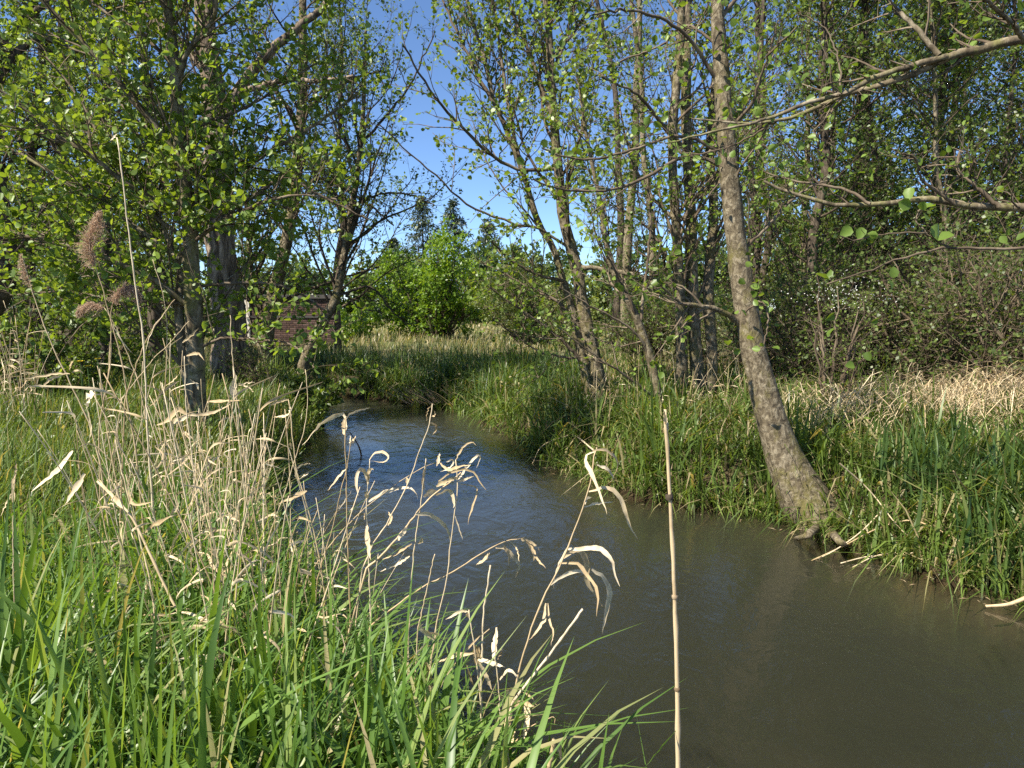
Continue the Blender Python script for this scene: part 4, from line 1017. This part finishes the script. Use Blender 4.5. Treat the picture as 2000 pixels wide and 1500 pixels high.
# dark joint of the cut stalk
jp = px_path([(1307.5, 976), (1306.8, 964)], 1.15, 4); V, Fc = tubes(jp[None], np.array([[0.0056, 0.0066, 0.0066, 0.0055]]), 9)
obj('joint', mesh_np('joint', V - np.array(b.location), Fc), M['twig_dark'], b)
for y0, x0 in ((1165, 1318.2), (1345, 1322.8)):
    jp = px_path([(x0 + 0.2, y0 + 4), (x0, y0 - 4)], 1.15, 4); V, Fc = tubes(jp[None], np.array([[0.0048, 0.0055, 0.0055, 0.0048]]), 9)
    obj('joint', mesh_np('joint', V - np.array(b.location), Fc), M['straw_grey'], b)

reed('drooping dry reed with several long curled leaves over the water', Z2([(1225, 1800), (1265, 1490), (1330, 1240), (1410, 1030), (1470, 920), (1520, 800), (1600, 590), (1640, 450), (1650, 330), (1665, 310)]), 2.1, 0.0075, 0.1,
     [(Z2([(1655, 330), (1620, 340), (1610, 385), (1640, 440), (1680, 540), (1718, 635)]), 0.017), (Z2([(1645, 325), (1690, 318), (1745, 345), (1765, 400), (1745, 460), (1705, 498)]), 0.016),
      (Z2([(1665, 395), (1710, 415), (1735, 440), (1750, 465)]), 0.012), (Z2([(1625, 525), (1700, 505), (1760, 530), (1795, 600), (1820, 680), (1862, 752)]), 0.019),
      (Z2([(1520, 805), (1590, 805), (1650, 797), (1700, 815), (1740, 870), (1755, 940), (1778, 990)]), 0.021), (Z2([(1500, 850), (1560, 812), (1600, 830), (1615, 900), (1620, 970), (1690, 1085)]), 0.024),
      (Z2([(1490, 875), (1570, 878), (1620, 935), (1655, 980), (1668, 1050), (1660, 1130)]), 0.015), (Z2([(1440, 980), (1510, 930), (1590, 915), (1650, 970)]), 0.015),
      (Z2([(1640, 905), (1690, 940), (1725, 1000), (1715, 1090), (1690, 1220)]), 0.024), (Z2([(1415, 1070), (1405, 1150), (1370, 1210), (1335, 1250)]), 0.014), (Z2([(1425, 1070), (1435, 1160), (1450, 1210), (1440, 1280)]), 0.008),
      (Z2([(1600, 600), (1660, 585), (1745, 573)]), 0.009), (Z2([(1600, 590), (1615, 560), (1640, 555)]), 0.016), (Z2([(1520, 800), (1470, 900), (1450, 1000)]), 0.012)])
reed('broken slanting reed stub leaning over the water beside the drooping reed', Z2([(1250, 1560), (1325, 1460), (1450, 1300), (1530, 1190), (1595, 1100)]), 1.9, 0.0075, 0.0, tip_w=0.85)
reed('dry reed bowed sideways low over the water with hanging leaf ends', Z2([(560, 1180), (800, 1000), (940, 930), (1050, 860), (1150, 800), (1230, 765), (1310, 755)]), 2.5, 0.0075, 0.05,
     [(Z2([(1295, 757), (1335, 780), (1355, 820), (1360, 862)]), 0.02), (Z2([(1310, 755), (1370, 790), (1392, 835)]), 0.013), (Z2([(1340, 775), (1365, 840), (1415, 898)]), 0.013), (Z2([(1170, 800), (1220, 808), (1265, 855), (1287, 885), (1262, 952)]), 0.02),
      (Z2([(1210, 790), (1235, 830), (1234, 888)]), 0.018), (Z2([(1235, 768), (1272, 800), (1285, 868)]), 0.008), (Z2([(1140, 825), (1110, 860), (1072, 884)]), 0.018)])
reed('tall dry reed whose tangled top leaves spread over mid-stream', Z2([(780, 1900), (870, 1240), (930, 960), (950, 780), (970, 620), (985, 480), (975, 370)]), 2.35, 0.0062, 0.05,
     [(Z2([(975, 370), (1010, 310), (1055, 283), (1077, 300)]), 0.009), (Z2([(985, 470), (1035, 400), (1075, 352), (1095, 350), (1078, 410)]), 0.012), (Z2([(890, 475), (960, 430), (1050, 422), (1095, 480), (1132, 527)]), 0.011),
      (Z2([(1000, 490), (1060, 498), (1083, 520), (1060, 590), (1040, 650), (1034, 690)]), 0.011), (Z2([(880, 545), (935, 518), (960, 545), (968, 605)]), 0.028), (Z2([(780, 635), (850, 638), (910, 680), (940, 720), (946, 775)]), 0.022),
      (Z2([(900, 385), (935, 415), (990, 405), (1050, 395)]), 0.014), (Z2([(930, 380), (960, 370), (955, 400), (900, 430)]), 0.012), (Z2([(970, 640), (990, 700), (1010, 765)]), 0.007), (Z2([(985, 480), (1010, 470), (1060, 450)]), 0.012)])
reed('thick yellow reed bundle slanting up right towards the tangled tops', Z2([(540, 900), (600, 850), (700, 740), (800, 610), (880, 530), (960, 470), (1000, 430)]), 2.45, 0.009, 0.0,
     [(Z2([(820, 545), (860, 530), (890, 540)]), 0.035), (Z2([(740, 700), (715, 730), (690, 770)]), 0.022), (Z2([(760, 780), (690, 825), (610, 860)]), 0.012), (Z2([(750, 840), (710, 870), (605, 915)]), 0.013), (Z2([(880, 500), (940, 470), (1010, 455)]), 0.02)])
reed('long thin reed slanting across the blue water from lower left', Z2([(250, 940), (400, 740), (550, 590), (700, 480), (800, 415), (870, 385)]), 2.7, 0.005, 0.1, [(Z2([(550, 575), (640, 525), (720, 505), (775, 520), (790, 560)]), 0.022), (Z2([(880, 400), (890, 370), (897, 335)]), 0.016)])
reed('slim reed with a curled nodding tip standing mid-stream', Z2([(520, 900), (580, 770), (640, 680), (740, 490), (790, 350), (850, 180), (862, 95)]), 2.6, 0.0062, 0.05,
     [(Z2([(860, 100), (840, 130), (832, 178)]), 0.013), (Z2([(850, 190), (875, 200), (880, 220), (862, 250)]), 0.013), (Z2([(855, 160), (875, 150), (870, 130)]), 0.011), (Z2([(735, 490), (740, 470), (735, 455)]), 0.018), (Z2([(645, 690), (660, 650), (645, 625)]), 0.014)])
reed('upright reed bearing a broad bent flag leaf above the left water', Z2([(465, 1300), (455, 980), (442, 600), (440, 420), (434, 240), (438, 160)]), 2.6, 0.0066, 0.0,
     [(Z2([(436, 165), (415, 148), (330, 185), (270, 250), (228, 298)]), 0.027), (Z2([(440, 165), (480, 137), (560, 115)]), 0.012), (Z2([(432, 245), (428, 200), (440, 155)]), 0.026), (Z2([(440, 415), (400, 455), (350, 522)]), 0.013), (Z2([(440, 600), (460, 620), (470, 600)]), 0.012)])
reed('forked reed just right of the flag-leaf reed', Z2([(300, 950), (340, 820), (380, 680), (415, 520), (445, 400), (460, 300), (468, 262)]), 2.65, 0.005, 0.0, [(Z2([(465, 300), (475, 275), (486, 252)]), 0.013), (Z2([(462, 300), (460, 280), (462, 252)]), 0.012), (Z2([(400, 620), (440, 560), (470, 515)]), 0.006)])
reed('reed topped by one looping ribbon leaf over the blue water', Z2([(560, 1150), (550, 860), (540, 650), (546, 490), (552, 430), (557, 365)]), 2.5, 0.0058, 0.0,
     [(Z2([(553, 372), (580, 336), (625, 332), (650, 358), (625, 380), (560, 375)]), 0.012), (Z2([(548, 490), (545, 440), (560, 412), (575, 418)]), 0.02), (Z2([(545, 480), (530, 425), (500, 425), (490, 480), (500, 545)]), 0.018), (Z2([(540, 690), (545, 770), (560, 860)]), 0.022), (Z2([(530, 660), (528, 630)]), 0.014), (Z2([(545, 560), (540, 540), (548, 520)]), 0.016)])
reed('tall reed with stiff side leaves in front of the left waterline', Z2([(390, 1500), (360, 1230), (310, 850), (240, 560), (195, 410), (172, 170), (158, 75)]), 2.7, 0.007, 0.0,
     [(Z2([(158, 72), (120, 82), (62, 106)]), 0.014), (Z2([(172, 130), (145, 155), (85, 162)]), 0.016), (Z2([(168, 160), (150, 220), (138, 270)]), 0.01), (Z2([(248, 520), (180, 555), (100, 590)]), 0.026), (Z2([(200, 410), (235, 392), (270, 390)]), 0.012), (Z2([(205, 470), (235, 450), (258, 435)]), 0.01),
      (Z2([(195, 400), (195, 440), (215, 480)]), 0.026), (Z2([(172, 160), (165, 110), (158, 75)]), 0.016), (Z2([(310, 850), (270, 820), (232, 832)]), 0.012), (Z2([(165, 290), (172, 300), (172, 320)]), 0.014)])
reed('smooth bare reed curving up past the left waterline without leaves', Z2([(60, 760), (130, 560), (190, 370), (235, 220), (250, 100), (248, 0), (240, -70)]), 3.0, 0.0052, 0.05)
reed('short pale reed stub standing in the near water edge', Z2([(1100, 1450), (1105, 1280), (1112, 1120), (1128, 1000), (1145, 885)]), 2.05, 0.0055, tip_w=0.9)
reed('short leaning stub behind the near grass edge', Z2([(790, 1200), (815, 1090), (850, 930), (872, 830)]), 2.3, 0.0042, tip_w=0.8)
reed('bare upright reed left of the tangled-top reed', Z2([(745, 1200), (760, 950), (775, 780), (800, 620), (815, 500), (830, 362)]), 2.45, 0.0062, 0, [(Z2([(822, 515), (815, 470), (832, 360)]), 0.017), (Z2([(790, 780), (812, 765), (808, 750)]), 0.015)])
# near clump at the water edge
reed('dead leaf bunch bending at mid height in the near right grass', Z3([(400, 1400), (380, 1250), (340, 900), (370, 640), (385, 590)]), 1.95, 0.007, 0, [(Z3([(390, 630), (340, 600), (300, 560), (320, 545)]), 0.016), (Z3([(400, 600), (350, 590), (305, 560)]), 0.014), (Z3([(330, 640), (290, 690), (245, 765)]), 0.016), (Z3([(330, 735), (340, 800), (352, 880)]), 0.035), (Z3([(350, 900), (320, 905), (280, 930)]), 0.022)])
reed('snapped reed with torn hanging leaves near the bottom water edge', Z3([(640, 1400), (615, 1240), (595, 900), (570, 690), (545, 520), (540, 480)]), 1.95, 0.006, 0, [(Z3([(545, 490), (500, 485), (425, 525)]), 0.012), (Z3([(585, 720), (650, 735), (720, 760)]), 0.02), (Z3([(590, 725), (610, 780), (640, 830), (652, 868)]), 0.018), (Z3([(575, 690), (480, 700), (360, 745)]), 0.014), (Z3([(570, 650), (580, 700), (575, 760)]), 0.028), (Z3([(530, 750), (550, 820), (590, 880)]), 0.01), (Z3([(540, 480), (530, 500), (545, 520)]), 0.014)])
reed('thick short reed sheath beside the snapped reed', Z3([(700, 1300), (690, 950), (675, 760), (668, 710), (672, 565)]), 1.9, 0.005, 0, [(Z3([(660, 715), (665, 640), (676, 560)]), 0.026), (Z3([(680, 720), (695, 690), (705, 655)]), 0.016), (Z3([(640, 570), (560, 640), (440, 780), (390, 880)]), 0.006)])
reed('reed base wrapped in curled withered leaves at the bottom of the drooping reed', Z3([(745, 1400), (735, 1250), (715, 1080), (740, 930), (770, 860)]), 1.9, 0.0085, 0, [(Z3([(770, 860), (730, 870), (710, 930), (715, 1010)]), 0.018), (Z3([(800, 860), (750, 880), (725, 940), (728, 1000)]), 0.016), (Z3([(760, 950), (800, 930), (860, 950)]), 0.022), (Z3([(800, 880), (840, 900), (872, 940)]), 0.014), (Z3([(810, 920), (825, 1000), (805, 1120)]), 0.024), (Z3([(770, 1030), (755, 1080), (750, 1150)]), 0.022), (Z3([(690, 820), (730, 775), (770, 800), (780, 850)]), 0.012)])
reed('thin broken reed lying out low towards the near water', Z3([(720, 1180), (830, 1058), (950, 1000), (958, 1040)]), 1.8, 0.004)
reed('pale thick stem stump at the bottom edge of the picture by the water', Z3([(915, 1400), (930, 1250), (945, 1180), (955, 1110)]), 1.7, 0.012, 0, [(Z3([(975, 1110), (985, 1170), (1000, 1250)]), 0.02)], tip_w=0.9)

# left reeds with plumes
reed('tallest bare reed stalk rising above the slender alder foliage', [(300, 1010), (288, 850), (285, 765), (280, 660), (268, 583), (261, 525), (245, 402), (236, 320), (228, 268)], 3.3, 0.0105, 0.0, [([(228, 262), (222, 268), (216, 274)], 0.014), ([(282, 690), (300, 640), (330, 600)], 0.006)])
reed('reed carrying a tall feathery upright plume among the left leaves', Z6([(620, 1800), (560, 1450), (520, 1150), (430, 820), (370, 590), (318, 420)]), 3.4, 0.0085, 0.0, [(Z6([(430, 840), (520, 1000), (600, 1090)]), 0.01)], (Z6([(318, 440), (285, 330), (280, 230), (310, 140), (350, 60)]), 0.085, 700), tip_w=0.4)
reed('reed with a drooping dense brown plume touching the tallest stalk', Z6([(350, 1700), (370, 1500), (430, 1200), (440, 900), (440, 780), (460, 700), (500, 630)]), 3.5, 0.0075, 0.0, [(Z6([(430, 1000), (420, 1200), (400, 1330)]), 0.01)], (Z6([(455, 720), (490, 640), (540, 600), (590, 600), (630, 650), (625, 700)]), 0.058, 800), tip_w=0.4)
reed('reed with the lowest small brown plume hanging to the left', Z6([(700, 1600), (640, 1300), (520, 1000), (440, 830), (390, 755)]), 3.6, 0.0075, 0.0, [], (Z6([(390, 755), (330, 728), (270, 725), (215, 760), (205, 800)]), 0.048, 700), tip_w=0.4)
reed('leaning reed with a wispy tip at the far left', Z4([(560, 1300), (490, 1060), (380, 830), (270, 590), (180, 340), (125, 150)]), 3.3, 0.0085, 0.0, [(Z4([(390, 800), (300, 800), (130, 830)]), 0.014), (Z4([(400, 790), (440, 780), (468, 800)]), 0.014), (Z4([(350, 810), (280, 830), (230, 880)]), 0.016), (Z4([(385, 780), (395, 745), (405, 730)]), 0.03)], (Z4([(170, 310), (140, 240), (118, 140)]), 0.03, 160), tip_w=0.4)
reed('thin reed crossing diagonally up right in front of the meadow gap', Z6([(540, 1450), (580, 1300), (690, 1010), (800, 830), (905, 690)]), 3.4, 0.0075, 0.0)
reed('thin dark reed left of the slender alder trunk', Z6([(830, 1700), (830, 1400), (850, 900), (800, 580), (740, 400)]), 3.6, 0.006, 0.0, [(Z6([(835, 1330), (900, 1280), (960, 1200)]), 0.012)])
reed('long reed slanting up right against the slender alder trunk', Z6([(520, 1420), (740, 1140), (870, 1010), (1010, 850)]), 3.5, 0.0055, 0.0, [(Z6([(960, 1010), (1020, 960), (1078, 900)]), 0.016)])
reed('reed standing right of the slender alder trunk with a pale husk', Z6([(1400, 1650), (1360, 1420), (1345, 1250), (1330, 1130), (1318, 960), (1312, 810)]), 3.3, 0.0065, 0.0, [(Z6([(1350, 1440), (1335, 1340), (1355, 1240)]), 0.04), (Z6([(1370, 1320), (1440, 1330), (1490, 1375)]), 0.01), (Z6([(1140, 1445), (1280, 1435), (1420, 1430)]), 0.022), (Z6([(1370, 1310), (1440, 1305), (1500, 1300)]), 0.007)])
reed('stout reed whose broad husk leaf folds out left at the centre-left clump', Z4([(1100, 1500), (1070, 1250), (1050, 1080), (1040, 1000), (1030, 700)]), 3.0, 0.008, 0.0, [(Z4([(1050, 1030), (990, 1000), (930, 1060), (870, 1090)]), 0.032), (Z4([(1050, 1040), (960, 1080), (975, 1160)]), 0.03), (Z4([(1040, 700), (1100, 685), (1140, 725)]), 0.016), (Z4([(1060, 1030), (1180, 1020), (1290, 965)]), 0.02), (Z4([(1060, 830), (1095, 860), (1110, 890)]), 0.02), (Z4([(1000, 840), (920, 890), (860, 950)]), 0.014)])
reed('heavy reed leaning far left through the bright near grass', [(490, 1500), (450, 1440), (400, 1310), (365, 1230), (330, 1160), (285, 1065), (250, 1000), (190, 940)], 2.2, 0.0105, 0.2, [([(250, 1000), (225, 975), (190, 935)], 0.022), ([(165, 925), (150, 950), (127, 985)], 0.024), ([(330, 1010), (300, 1025), (275, 1045)], 0.018), ([(335, 1005), (345, 990), (350, 980)], 0.016)], tip_w=0.75)
reed('thinner reed joining the heavy leaning reed from its left', [(300, 1180), (290, 1120), (270, 1040), (240, 930), (225, 860)], 2.4, 0.007, 0.1, [([(250, 960), (262, 985), (300, 980)], 0.012)])
reed('pale dead leaf spike standing at the left edge in the grass', [(26, 1120), (26, 1020), (27, 960), (30, 930)], 2.6, 0.005, 0.0, [([(26, 985), (24, 950), (30, 925)], 0.024), ([(25, 960), (12, 985), (0, 1010)], 0.008), ([(28, 935), (32, 915), (30, 900)], 0.01)])
reed('reed with a large pale lance leaf in the far left grass', [(215, 1080), (190, 960), (165, 880), (150, 840)], 2.9, 0.006, 0.0, [([(142, 880), (115, 915), (60, 962)], 0.032), ([(180, 760), (172, 780), (168, 800)], 0.04), ([(170, 800), (178, 840), (170, 870)], 0.02)])

# many more dry reeds in the left clump: seven shapes copied one by one
protos = []
def make_reed_proto(seed):
    rng = np.random.default_rng(seed)
    h = rng.uniform(0.95, 1.35); n = 18; t = np.linspace(0, 1, n)
    lean = rng.normal(0, 0.12, 2)
    path = np.stack([lean[0]*h*t**1.5 + 0.015*np.sin(t*5+seed), lean[1]*h*t**1.5, h*t - 0.05], 1)
    parts = [('stem', stem_tube(path, rng.uniform(0.0045, 0.0065), 0.003, rng, 7))]
    for k in range(rng.integers(2, 6)):
        tt = rng.uniform(0.35, 1.0); p0 = path[int(tt*(n-1))]; a = rng.uniform(0, 6.28); L = rng.uniform(0.05, 0.22); dr = rng.uniform(0.2, 2.2)
        u = np.linspace(0, 1, 10)
        lp = p0 + np.stack([np.cos(a)*L*u, np.sin(a)*L*u, L*(0.6*u - dr*u**2)], 1) + np.stack([0*u, 0.02*np.sin(6*u), 0*u], 1)
        parts.append(('leaf', ribbon(lp, rng.uniform(0.006, 0.014), rng, norm(rng.normal(0, 1, 3)))))
    return [(nm, mesh_np('reed_' + nm, *vf)) for nm, vf in parts]
PRO = [make_reed_proto(s) for s in range(3, 11)]
for pr in PRO:
    for nm, me in pr: me.materials.append(M['straw'])
rngc = np.random.default_rng(15)
spots = []
while len(spots) < 150:
    px = rngc.uniform(130, 700); d = rngc.uniform(2.1, 4.6)
    if rngc.uniform() > math.exp(-((px - 420)/170)**2): continue
    x, y = at_d(px, d)
    s = float(stream_sd(np.array([[x, y]]))[0])
    if s < 0.03 or not bool(is_left(np.array([x]), np.array([y]))[0]): continue
    spots.append((x, y))
for i, (x, y) in enumerate(spots):
    r = empty('dry_reed', (x, y, float(height(np.array([x]), np.array([y]))[0])))
    r.rotation_euler = (rngc.normal(0, 0.09), rngc.normal(-0.03, 0.09), rngc.uniform(0, 6.28)); sc = rngc.uniform(0.65, 1.12); r.scale = (sc, sc, sc)
    tag(r, 'thin dry straw-coloured reed standing in the dense left bank clump', 'reed', 'thin dry reeds in the clump on the left bank')
    for nm, me in PRO[i % len(PRO)]: obj(nm, me, None, r)
# dead reeds at the far left edge behind the grass
for i in range(26):
    px = rngc.uniform(-30, 60); d = rngc.uniform(8.0, 9.5); x, y = at_d(px, d)
    r = empty('dry_reed', (x, y, float(height(np.array([x]), np.array([y]))[0]))); r.rotation_euler = (rngc.normal(0, 0.1), rngc.normal(0, 0.12), rngc.uniform(0, 6.28)); sc = rngc.uniform(0.9, 1.5); r.scale = (sc*1.2, sc*1.2, sc)
    tag(r, 'dry reed in the small stand at the left edge before the dark bush', 'reed', 'dry reeds at the far left edge')
    for nm, me in PRO[(i*3) % len(PRO)]: obj(nm, me, None, r)
# dry reeds around the right-hand trunks
for i in range(60):
    px = rngc.uniform(1090, 1480); d = rngc.uniform(8.6, 11.5); x, y = at_d(px, d)
    if float(stream_sd(np.array([[x, y]]))[0]) < 0.4: continue
    r = empty('dry_reed', (x, y, float(height(np.array([x]), np.array([y]))[0]))); r.rotation_euler = (rngc.normal(0, 0.16), rngc.normal(0, 0.16), rngc.uniform(0, 6.28)); sc = rngc.uniform(0.5, 0.9); r.scale = (sc*1.3, sc*1.3, sc)
    tag(r, 'short dry reed among the grass at the feet of the right bank alders', 'reed', 'dry reeds at the feet of the right bank alders')
    for nm, me in PRO[(i*5) % len(PRO)]: obj(nm, me, None, r)

# reeds fallen from the right bank into the water
def fallen(label, pts, zs, w, mat='straw'):
    W = np.array([G(x, y, z) for (x, y), z in zip(pts, zs)]); S = spline(W, 16)
    V, Fc = tubes(S[None], np.linspace(w, w*0.6, 16)[None]*0.5, 6, cap=True)
    o = obj('fallen_reed', mesh_np('fallen_reed', V - S[0], Fc), M[mat]); o.location = S[0]; tag(o, label, 'reed')
fallen('fallen reed arching from the right bank to the water before the leaning trunk', [(1900, 1070), (1790, 1018), (1720, 1030), (1650, 1065), (1585, 1095)], (0.25, 0.3, 0.22, 0.1, -0.01), 0.014)
fallen('straight fallen reed beside the arching one', [(1720, 1000), (1680, 1040), (1630, 1075), (1595, 1092)], (0.3, 0.2, 0.08, -0.01), 0.012)
fallen('low fallen reed lying on the water right of the leaning trunk', [(1790, 1080), (1740, 1083), (1690, 1088), (1642, 1100)], (0.1, 0.06, 0.03, 0.01), 0.014)
fallen('forked fallen reed end dipping in the water right of the trunk foot', [(1760, 1078), (1710, 1086), (1665, 1108)], (0.08, 0.05, -0.01), 0.011)
fallen('long reed slanting down through the broad leaves right of the trunk', [(1640, 905), (1700, 960), (1760, 1035), (1800, 1060)], (0.75, 0.5, 0.25, 0.12), 0.012)
fallen('bundle of reeds trailing into the water from the middle right bank', [(1160, 880), (1120, 850), (1060, 835), (1010, 825)], (0.35, 0.32, 0.25, 0.18), 0.02)
fallen('thin reed drooping to the water on the middle right bank', [(1110, 850), (1060, 870), (1040, 905)], (0.35, 0.2, 0.0), 0.012)
fallen('pale cut reed poking from the bank at the lower right corner', [(2010, 1165), (1970, 1180), (1925, 1184)], (0.1, 0.05, 0.02), 0.03)
fallen('stiff dead reed standing in the sword leaves at the right', [(1930, 1010), (1890, 960), (1862, 920)], (0.3, 0.6, 0.85), 0.014, 'straw_grey')
# dark sedge tuft of dead stems at the far bend
rngt = np.random.default_rng(9)
bx, by = G(850, 785, 0.15)[:2]
q = []
for i in range(34):
    a = rngt.uniform(-0.2, 1.2); L = rngt.uniform(0.3, 0.9); u = np.linspace(0, 1, 6)
    q.append(np.stack([bx + rngt.normal(0, 0.3) - L*np.cos(a*0.6)*0.75*u, by + rngt.normal(0, 0.12) + L*0.1*u*rngt.normal(0, 1), 0.12 + L*(0.75*u - 0.15*u**2)*(0.6 + a*0.5)], 1))
V, Fc = tubes(np.stack(q), np.linspace(0.007, 0.003, 6)[None]*np.ones((34, 1)), 3)
tag(obj('dead_stem_tuft', mesh_np('dead_stem_tuft', V, Fc), M['straw_grey']), 'fan of dead brown stems leaning left at the far stream bend', 'dead grass', kind='stuff')
# bits of straw and leaf drifting along the banks
x, y = scatter(9000, 2.5, 14.0, -25, 40, rngt, 1.2)
sd = stream_sd(np.stack([x, y], 1)); k = (sd < -0.02) & (sd > -0.28); x, y = x[k][:420], y[k][:420]; n = len(x)
V, Fc = leaf_cloud(np.stack([x, y, np.full(n, 0.004)], 1), np.stack([rngt.normal(0, 1, n), rngt.normal(0, 1, n), rngt.normal(0, 0.03, n)], 1), np.tile([[0, 0, 1.0]], (n, 1)), rngt.uniform(0.015, 0.09, n), 'low', 0.22)
tag(obj('floating_litter', mesh_np('floating_litter', V, Fc), M['straw_grey']), 'bits of straw and dead leaf drifting along the water edges', 'litter', kind='stuff')
# little snag in the water
W = np.array([G(707, 890, 0.0) + np.array([0, 0, z]) + np.array([dx, 0, 0]) for dx, z in ((0, -0.05), (-0.03, 0.10), (-0.09, 0.22), (-0.16, 0.33))])
V, Fc = tubes(spline(W, 8)[None], np.linspace(0.014, 0.006, 8)[None], 6, cap=True)
o = obj('snag_twig', mesh_np('snag_twig', V - W[0], Fc), M['twig_dark']); o.location = W[0]; tag(o, 'small dark twig sticking out of the blue water', 'twig')
# yellow flowers
for i, (px, py, lab) in enumerate([(191, 702, 'rightmost yellow flower in the left grass below the dark bush'), (156, 707, 'paler yellow flower just left of the rightmost one'), (171, 716, 'lowest yellow flower hidden between grass blades on the left')]):
    d = 8.4; c = P(px, py, d); g = float(height(c[:1], c[1:2])[0]); r = empty('yellow_flower', (c[0], c[1], g)); tag(r, lab, 'flower')
    path = np.array([[0, 0, -0.03], [0.01, 0, (c[2]-g)*0.5], [0, 0, c[2]-g]]); V, Fc = tubes(spline(path, 6)[None], np.full((1, 6), 0.004), 5); obj('stem', mesh_np('stem', V, Fc), M['stem_green'], r)
    a = np.arange(6)*np.pi/3; ax = np.stack([np.cos(a), np.sin(a)*0.9, 0.35 + 0*a], 1); nn = np.stack([-0.4*np.cos(a), -0.4*np.sin(a), 1 + 0*a], 1)
    V, Fc = leaf_cloud(np.tile([[0, 0, c[2]-g]], (6, 1)), ax, nn, np.full(6, 0.045), 'mid'); obj('petals', mesh_np('petals', V, Fc), M['petal'], r)
